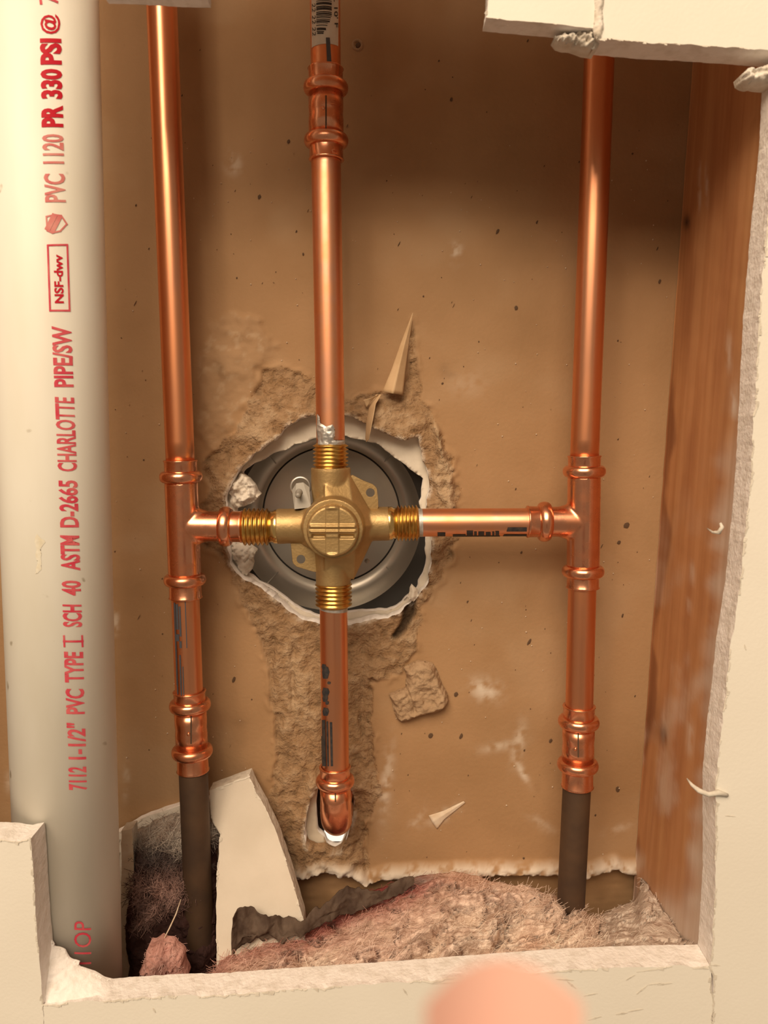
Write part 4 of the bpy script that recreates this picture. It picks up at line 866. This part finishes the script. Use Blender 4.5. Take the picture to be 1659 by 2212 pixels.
def heap(name, x0, x1, topx, topy, botx, boty, colfun, label, Hb=0.482, Hf=0.3735, nx=260, ny=90, amp=0.013, nf=5000, fl=0.012, bulge=0.02, seed=1, cat='insulation'):
    xs = np.linspace(x0, x1, nx); s = np.linspace(0, 1, ny); XX, S = np.meshgrid(xs, s, indexing='ij')
    yt = np.interp(XX, topx, topy) + 7*fbm(XX, XX*0, 24, 3, seed+1); yb = np.interp(XX, botx, boty) + 3*fbm(XX, XX*0, 20, 3, seed+2)
    YY = yt + (yb-yt)*S; HH = Hb + (Hf-Hb)*(S**0.8) 
    V = np.array([W(a, b, h) for a, b, h in zip(XX.ravel(), YY.ravel(), HH.ravel())]).reshape(nx, ny, 3)
    wq = 30*fbm(XX, YY, 70, 3, seed+8); n1 = 1.3*fbm((XX*.9 - .45*YY)*.42 + wq*.5, (YY*.9 + .45*XX)*1.25 + wq, 55, 5, seed+3, 0.55); n2 = fbm(XX*.7 + .6*YY, YY*2, 22, 5, seed+4, 0.65); env = sstep(0, .12, S)*sstep(1, .93, S)
    cz = fbm(XX*.55 - .3*YY + .6*wq, YY*1.7 + .55*XX + wq, 46, 4, seed+12, .55); cre = np.exp(-(cz/.07)**2)*env; n2 = n2 - 1.1*cre; d = amp*(n1*1.3 + 0.15*n2)*env - .0035*cre + bulge*np.sin(np.pi*np.clip(S, 0, 1))*0.3  # creases lower n2, so the colour functions paint them darker like shade
    V[..., 1] -= np.clip(d, -0.02, 0.02)*0.6; V[..., 2] += d*0.7
    V[..., 1] = np.maximum(V[..., 1], 0.3575)
    V[..., 0] = np.minimum(V[..., 0], stud_x(V[..., 1], V[..., 2]) - .0007)
    c = colfun(XX, YY, n1, n2)
    idx = np.arange(nx*ny).reshape(nx, ny); f = np.stack([idx[:-1, :-1], idx[:-1, 1:], idx[1:, 1:], idx[1:, :-1]], -1).reshape(-1, 4)
    B = V.reshape(-1, 3).copy(); lowz = zb + 0.0006
    # skirt down to the plate so the heap is closed
    ring = [idx[i, 0] for i in range(nx)] + [idx[nx-1, j] for j in range(1, ny)] + [idx[i, ny-1] for i in range(nx-2, -1, -1)] + [idx[0, j] for j in range(ny-2, 0, -1)]
    base = B[ring].copy(); base[:, 2] = np.minimum(base[:, 2] - .002, lowz); base[:, 1] = np.clip(base[:, 1], 0.3725, 0.488); base[:, 0] = np.minimum(base[:, 0], stud_x(base[:, 1], base[:, 2]) - .0007); N = len(B); m = len(ring)
    allV = np.concatenate([B, base]); sk = [(ring[k], ring[(k+1) % m], N+(k+1) % m, N+k) for k in range(m)]; bot = [tuple(N+k for k in range(m))]
    cr = c.reshape(-1, 3); o = mk(name, allV, f.tolist() + sk + bot, 'fluff', col=np.concatenate([cr, cr[ring]]), label=label, cat=cat)
    fibres('loose_fibres', (B, cr), nf, fl, o, bias=(1.0, 0.2, 0.35)); return o
def colA(x, y, n1, n2):
    pink = np.array([0.52, 0.25, 0.21]); cream = np.array([0.88, 0.74, 0.63]); dark = np.array([0.22, 0.10, 0.085]); red = np.array([0.30, 0.075, 0.075]); orange = np.array([0.72, 0.46, 0.34])
    c = np.broadcast_to(cream, x.shape + (3,)).copy()
    def mx(c, col, k): k = np.clip(k, 0, 1)[..., None]; return c*(1-k) + col*k
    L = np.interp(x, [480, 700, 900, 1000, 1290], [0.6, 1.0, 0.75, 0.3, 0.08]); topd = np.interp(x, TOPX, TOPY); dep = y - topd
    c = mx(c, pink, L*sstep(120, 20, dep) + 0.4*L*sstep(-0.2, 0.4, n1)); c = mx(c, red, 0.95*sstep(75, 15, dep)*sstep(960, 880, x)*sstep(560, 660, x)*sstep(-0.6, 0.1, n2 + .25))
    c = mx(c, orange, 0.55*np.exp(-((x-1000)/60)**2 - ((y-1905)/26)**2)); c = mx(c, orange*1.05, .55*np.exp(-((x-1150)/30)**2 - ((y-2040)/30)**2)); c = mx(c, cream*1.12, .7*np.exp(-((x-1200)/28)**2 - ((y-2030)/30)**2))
    c = mx(c, np.array([0.30, 0.25, 0.23]), 0.8*np.exp(-((x-905)/38)**2 - ((y-1905)/16)**2)); c = mx(c, dark, 0.45*sstep(0.25, 0.7, -n2)*L*1.5); c = mx(c, np.array([0.34, 0.26, 0.22]), 0.55*sstep(0.35, 0.75, -n2))  # dark and brown tones paint shade into the creases
    c = mx(c, np.array([0.50, 0.35, 0.26]), 0.6*sstep(0.05, 0.5, fbm(x*.6 - y*.4, y*1.6 + x*.5, 34, 5, 401, .6))*np.interp(x, [480, 900, 1296], [1, .9, .45]))  # brown mottling painted for the shading among the folds
    return c
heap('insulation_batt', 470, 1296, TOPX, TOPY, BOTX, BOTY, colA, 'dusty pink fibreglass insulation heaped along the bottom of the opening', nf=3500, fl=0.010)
def colR(x, y, n1, n2):
    c = np.broadcast_to(np.array([0.72, 0.62, 0.545]), x.shape + (3,)).copy(); k = np.clip(0.5*sstep(0.2, 0.7, -n2), 0, 1)[..., None]; return c*(1-k) + np.array([0.5, 0.40, 0.33])*k
heap('dust_heap', 1298, 1515, [1290, 1300, 1340, 1370, 1385, 1400, 1430, 1460, 1485, 1515], [1985, 1975, 1955, 1945, 1915, 1895, 1910, 1935, 1960, 1990], [1286, 1400, 1515], [2052, 2046, 2044], colR,
     'pale grey dust and plaster crumbs heaped at the foot of the stud', Hb=0.474, nx=90, ny=50, amp=0.0025, nf=250, fl=0.005, bulge=0.0, seed=40, cat='dust heap')
# brown paper facing behind the batt
fr = []
for x, y0, y1, h in [(500,1990,2060,.425),(512,1972,2050,.428),(540,1962,2045,.43),(575,1976,2040,.432),(610,1986,2030,.432),(650,1986,2015,.43),(690,1962,2005,.436),(730,1935,1985,.444),(770,1920,1965,.45),(820,1915,1945,.455),(870,1902,1932,.46),(895,1894,1920,.462)]:
    y0 += random.uniform(-6, 6); fr.append([(x + random.uniform(-3, 3), y0 + random.uniform(-4, 4), h + random.uniform(-.003, .003)), (x, (y0+y1)/2, h - .004), (x, y1, h - .006)])
sheet(fr, 'insulation_facing', 'facing', sub=12, crumple=0.006, label='crumpled dark brown paper facing along the back of the pink insulation', cat='paper facing')
# grey and pink tufts behind the left tarnished pipe
def colL(x, y, n1, n2):
    plum = np.array([0.055, 0.03, 0.028]); grey = np.array([0.42, 0.37, 0.33]); pink = np.array([0.55, 0.36, 0.32]); c = np.broadcast_to(plum, x.shape + (3,)).copy()  # plum base: blackish insulation with the unlit look of the recess painted in
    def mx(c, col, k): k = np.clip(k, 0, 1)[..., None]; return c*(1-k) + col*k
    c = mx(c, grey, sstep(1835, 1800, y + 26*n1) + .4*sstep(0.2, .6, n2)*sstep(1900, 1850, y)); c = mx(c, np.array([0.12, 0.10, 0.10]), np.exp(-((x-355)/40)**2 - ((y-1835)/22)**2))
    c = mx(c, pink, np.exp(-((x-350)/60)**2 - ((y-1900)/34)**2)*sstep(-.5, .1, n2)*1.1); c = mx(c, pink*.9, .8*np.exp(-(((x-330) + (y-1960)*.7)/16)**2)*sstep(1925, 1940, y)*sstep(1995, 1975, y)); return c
def hL(x, y, s): return 0.001 + 0.008*np.minimum(1, s/20.0) + 0.006*fbm(x, y, 46, 5, 55, .6)
TUFT = relief('insulation_tuft', [(288,1800),(330,1780),(396,1760),(468,1790),(466,1900),(468,2118),(280,2118),(274,1980),(284,1900)], 0.468, hL, 3, 'fluff', seed=51, amp=8, back=0.003,
       colfun=lambda x, y: colL(x, y, fbm(x, y, 50, 4, 61), fbm(x, y, 14, 4, 71)), Hfun=lambda x, y: 0.468 - 0.02*(y-1780)/330, label='dark insulation with grey and pink wisps in the gap beside the white plastic pipe', cat='insulation')
pc = np.array([v.co[:] for v in TUFT.data.vertices]) + np.array(TUFT['_c']); ccol = np.zeros(len(pc)*4, np.float32); TUFT.data.color_attributes['Col'].data.foreach_get('color', ccol); ccol = ccol.reshape(-1, 4)[:, :3]
sel = ccol[:, 0] > 0.10; fibres('loose_fibres', (pc[sel] - [0, .002, 0], np.clip(ccol[sel]*1.15, 0, .8)), 1600, 0.010, TUFT, 0.00015)
TUF2 = relief('insulation_tuft', [(304,2085),(318,2050),(345,2038),(372,2050),(395,2075),(404,2118),(310,2118)], 0.415, lambda x, y, s: 0.001 + 0.010*np.minimum(1, s/34.0)**.6 + 0.013*fbm(x, y, 34, 5, 81, .6), 2.6, 'fluff', seed=83, amp=9, back=0.01,
       colfun=lambda x, y: np.array([0.62, 0.34, 0.30])*(1 - .55*np.exp(-((x-352)/22)**2 - ((y-2072)/14)**2)[..., None]) + np.array([.12, .10, .09])*np.clip(fbm(x, y, 16, 4, 91), 0, 1)[..., None],
       label='small pink fibreglass tuft at the foot of the left tarnished pipe', cat='insulation')
pc2 = np.array([v.co[:] for v in TUF2.data.vertices]) + np.array(TUF2['_c']); fibres('loose_fibres', (pc2 - [0, .001, 0], np.tile([.66, .42, .38], (len(pc2), 1))), 260, 0.004, TUF2)
# strands of clear plastic and a bead of glue in the gap
mk('plastic_strand', *tube_path([W(391,1942,.435), W(380,1975,.43), W(366,2005,.425), W(348,2040,.42)], [0.0002, .0004, .0004, .0002], 8), 'chalk', label='thin pale strand hanging above the small pink tuft', cat='strand')

# torn gypsum slope where the plastic pipe passes behind the lower panel
def hs(x, y, s): return 0.0005 + 0.0009*fbm(x, y, 10, 3, 5)*np.minimum(1, s/5)
brk = [(96,2171),(97,2100),(99,2030),(106,2022),(116,2040),(112,2046),(140,2052),(150,2068),(172,2078),(168,2090),(195,2096),(225,2112),(255,2122),(300,2120),(380,2116),(470,2110),(474,2150),(370,2153),(250,2161)]
relief('broken_gypsum', brk, 0.3705, hs, 3.0, 'gypsum', WF, seed=93, amp=4, back=0.0008, Hfun=lambda x, y: 0.3565 + 0.0125*np.clip((np.interp(x, [96,250,370,470], [2171,2161,2153,2150]) - y)/np.interp(x, [96,170,255,470], [140,85,40,40]), 0, 1))
# crumbs along the lower cut and curls of torn paper
def curl(pts, rad, name, label, m='paper_edge'): return mk(name, *tube_path([W(*p) for p in pts], rad, 8), m, label=label, cat='paper curl')
curl([(1484,1682,.362),(1495,1696,.358),(1510,1708,.354),(1530,1716,.3535),(1552,1712,.3535),(1572,1718,.354)], [.0003, .0008, .0012, .0012, .0014, .0008], 'paper_curl', 'pale curl of torn paper sticking out over the lower right cut edge')
curl([(1528,1142,.362),(1540,1150,.356),(1553,1150,.353),(1560,1138,.352),(1556,1130,.353)], [.0003, .0006, .0010, .0009, .0006], 'paper_curl', 'small pale paper curl on the right cut edge level with the valve')
relief('plaster_crumb', [(1597,165),(1612,150),(1640,152),(1662,140),(1680,160),(1680,184),(1650,188),(1620,188),(1602,178)], 0.362, lambda x, y, s: .001 + .006*np.minimum(1, s/10)**.6 + .006*fbm(x, y, 14, 5, 3, .65), 2.4, 'plaster', seed=5, amp=6, back=.006, label='pale plaster crumb at the upper right corner of the opening', cat='plaster lump')
relief('plaster_crumb', [(1196,80),(1225,74),(1285,66),(1292,100),(1286,112),(1262,108),(1235,100),(1205,94)], 0.362, lambda x, y, s: .001 + .003*np.minimum(1, s/8)**.6 + .005*fbm(x, y, 12, 5, 13, .65), 2.4, 'plaster', seed=15, amp=5, back=.007, label='pale plaster crumb under the upper drywall seam', cat='plaster lump')
relief('seam_ridge', [(1283,-20),(1304,-20),(1302,30),(1304,60),(1300,84),(1288,88),(1282,62),(1285,20)], H_FRONT - .0001, lambda x, y, s: .0002 + .0016*np.minimum(1, s/6)*(.7 + .6*fbm(x, y, 12, 3, 3)), 2.4, 'plaster', WF, seed=8, amp=5, back=.001)
def scratch(pts, w_, name='scratch'):
    return [W(x, y, H_FRONT - .0002) for x, y in pts]
V = []; Fc = []
for x0, y0, x1, y1, wd in [(1420,2128,1452,2124,3),(1375,2148,1400,2128,3),(1400,2128,1430,2124,2),(1330,2192,1356,2188,4),(1356,2186,1390,2180,2.5),(1270,2204,1300,2196,3),(1200,2115,1240,2118,4),(1225,2120,1245,2136,4),(1352,2118,1372,2106,3),(1375,2100,1440,2092,2),(1535,2085,1556,2086,3),(1566,1762,1590,1764,2),(1608,1392,1612,1404,4),(1260,2152,1292,2146,2),(930,2126,1010,2120,2),(330,2178,336,2188,4),(870,2135,880,2150,3)]:
    d = np.array([x1-x0, y1-y0], float); L = np.linalg.norm(d); d /= L; nr = np.array([-d[1], d[0]]); k = 8; o = len(V)
    for i in range(k+1):
        p = np.array([x0, y0]) + d*L*i/k; h = wd/2*random.uniform(.35, 1)*(0.3 + math.sin(math.pi*i/k))
        V += [W(*(p + nr*h), H_FRONT - .0003), W(*(p - nr*h), H_FRONT - .0003)]
    Fc += [(o+2*i, o+2*i+1, o+2*i+3, o+2*i+2) for i in range(k)]
mk('paint_scratches', V, Fc, 'paper_edge', WF, kind='stuff', smooth=False)

# ================================================================== PHOTOGRAPHER'S HAND, its fingertip close below the lens
def hand():
    Z0 = CAM[2]; tip = W(1110, 2372, 0.0497 - 0.0)   # close to the lens
    o = np.array(tip)
    J = {}; verts = []; edges = []; rad = []
    def add(p, r, par=None):
        verts.append(tuple(p)); rad.append(r); i = len(verts)-1
        if par is not None: edges.append((par, i))
        return i
    wrist = add(o + [0.030, -0.045, -0.175], .026); fore = add(o + [0.045, -0.085, -0.29], .033, wrist); palm = add(o + [0.018, -0.030, -0.120], .027, wrist)
    k1 = add(o + [0.002, -0.022, -0.082], .013, palm)
    a = add(o + [0.0, -0.010, -0.046], .0095, k1); b = add(o + [0.0, -0.002, -0.020], .0088, a); c = add(o, .0080, b)
    for dx, ln, y in ((0.022, 1.0, -.02), (0.041, 0.92, -.024), (0.058, 0.72, -.03)):
        k = add(o + [dx, y, -0.086 - dx*.15], .0125, palm); m = add(o + [dx + .002, y + .030*ln, -0.076 - dx*.2], .0095, k); n = add(o + [dx + .001, y + .036*ln, -0.100 - dx*.2], .0085, m); add(o + [dx - .001, y + .018*ln, -0.110 - dx*.2], .0078, n)
    t = add(o + [-0.014, -0.020, -0.125], .014, palm); t2 = add(o + [-0.030, -0.006, -0.100], .0105, t); add(o + [-0.036, 0.006, -0.076], .0090, t2)
    V = np.array(verts); cc = V.mean(0); me = bpy.data.meshes.new('hand'); me.from_pydata((V-cc).tolist(), edges, []); me.materials.append(MAT['skin'])
    ob = bpy.data.objects.new('hand', me); COL.objects.link(ob); ob.location = Vector(cc); ob['_c'] = cc.tolist()
    s = ob.modifiers.new('Skin', 'SKIN'); s.use_smooth_shade = True
    for i, sv in enumerate(me.skin_vertices[0].data): sv.radius = (rad[i], rad[i]); sv.use_root = (i == 0)
    ss = ob.modifiers.new('Sub', 'SUBSURF'); ss.levels = 2; ss.render_levels = 2
    tag(ob, 'blurred pink fingertip of a hand at the bottom edge of the picture', 'hand')
    nl = []; nf = []
    for i in range(9):
        for j in range(7):
            u, v = (i/8-.5)*2, j/6; nl.append(o + np.array([u*.0058, .0072 - .0022*u*u, -.006 + .011*v - .002*u*u*v]))
    for i in range(8):
        for j in range(6): a_ = i*7+j; nf.append((a_, a_+1, a_+8, a_+7))
    mk('fingernail', nl, nf, 'nail', ob)
hand()
for o in bpy.data.objects:
    if '_c' in o.keys(): del o['_c']
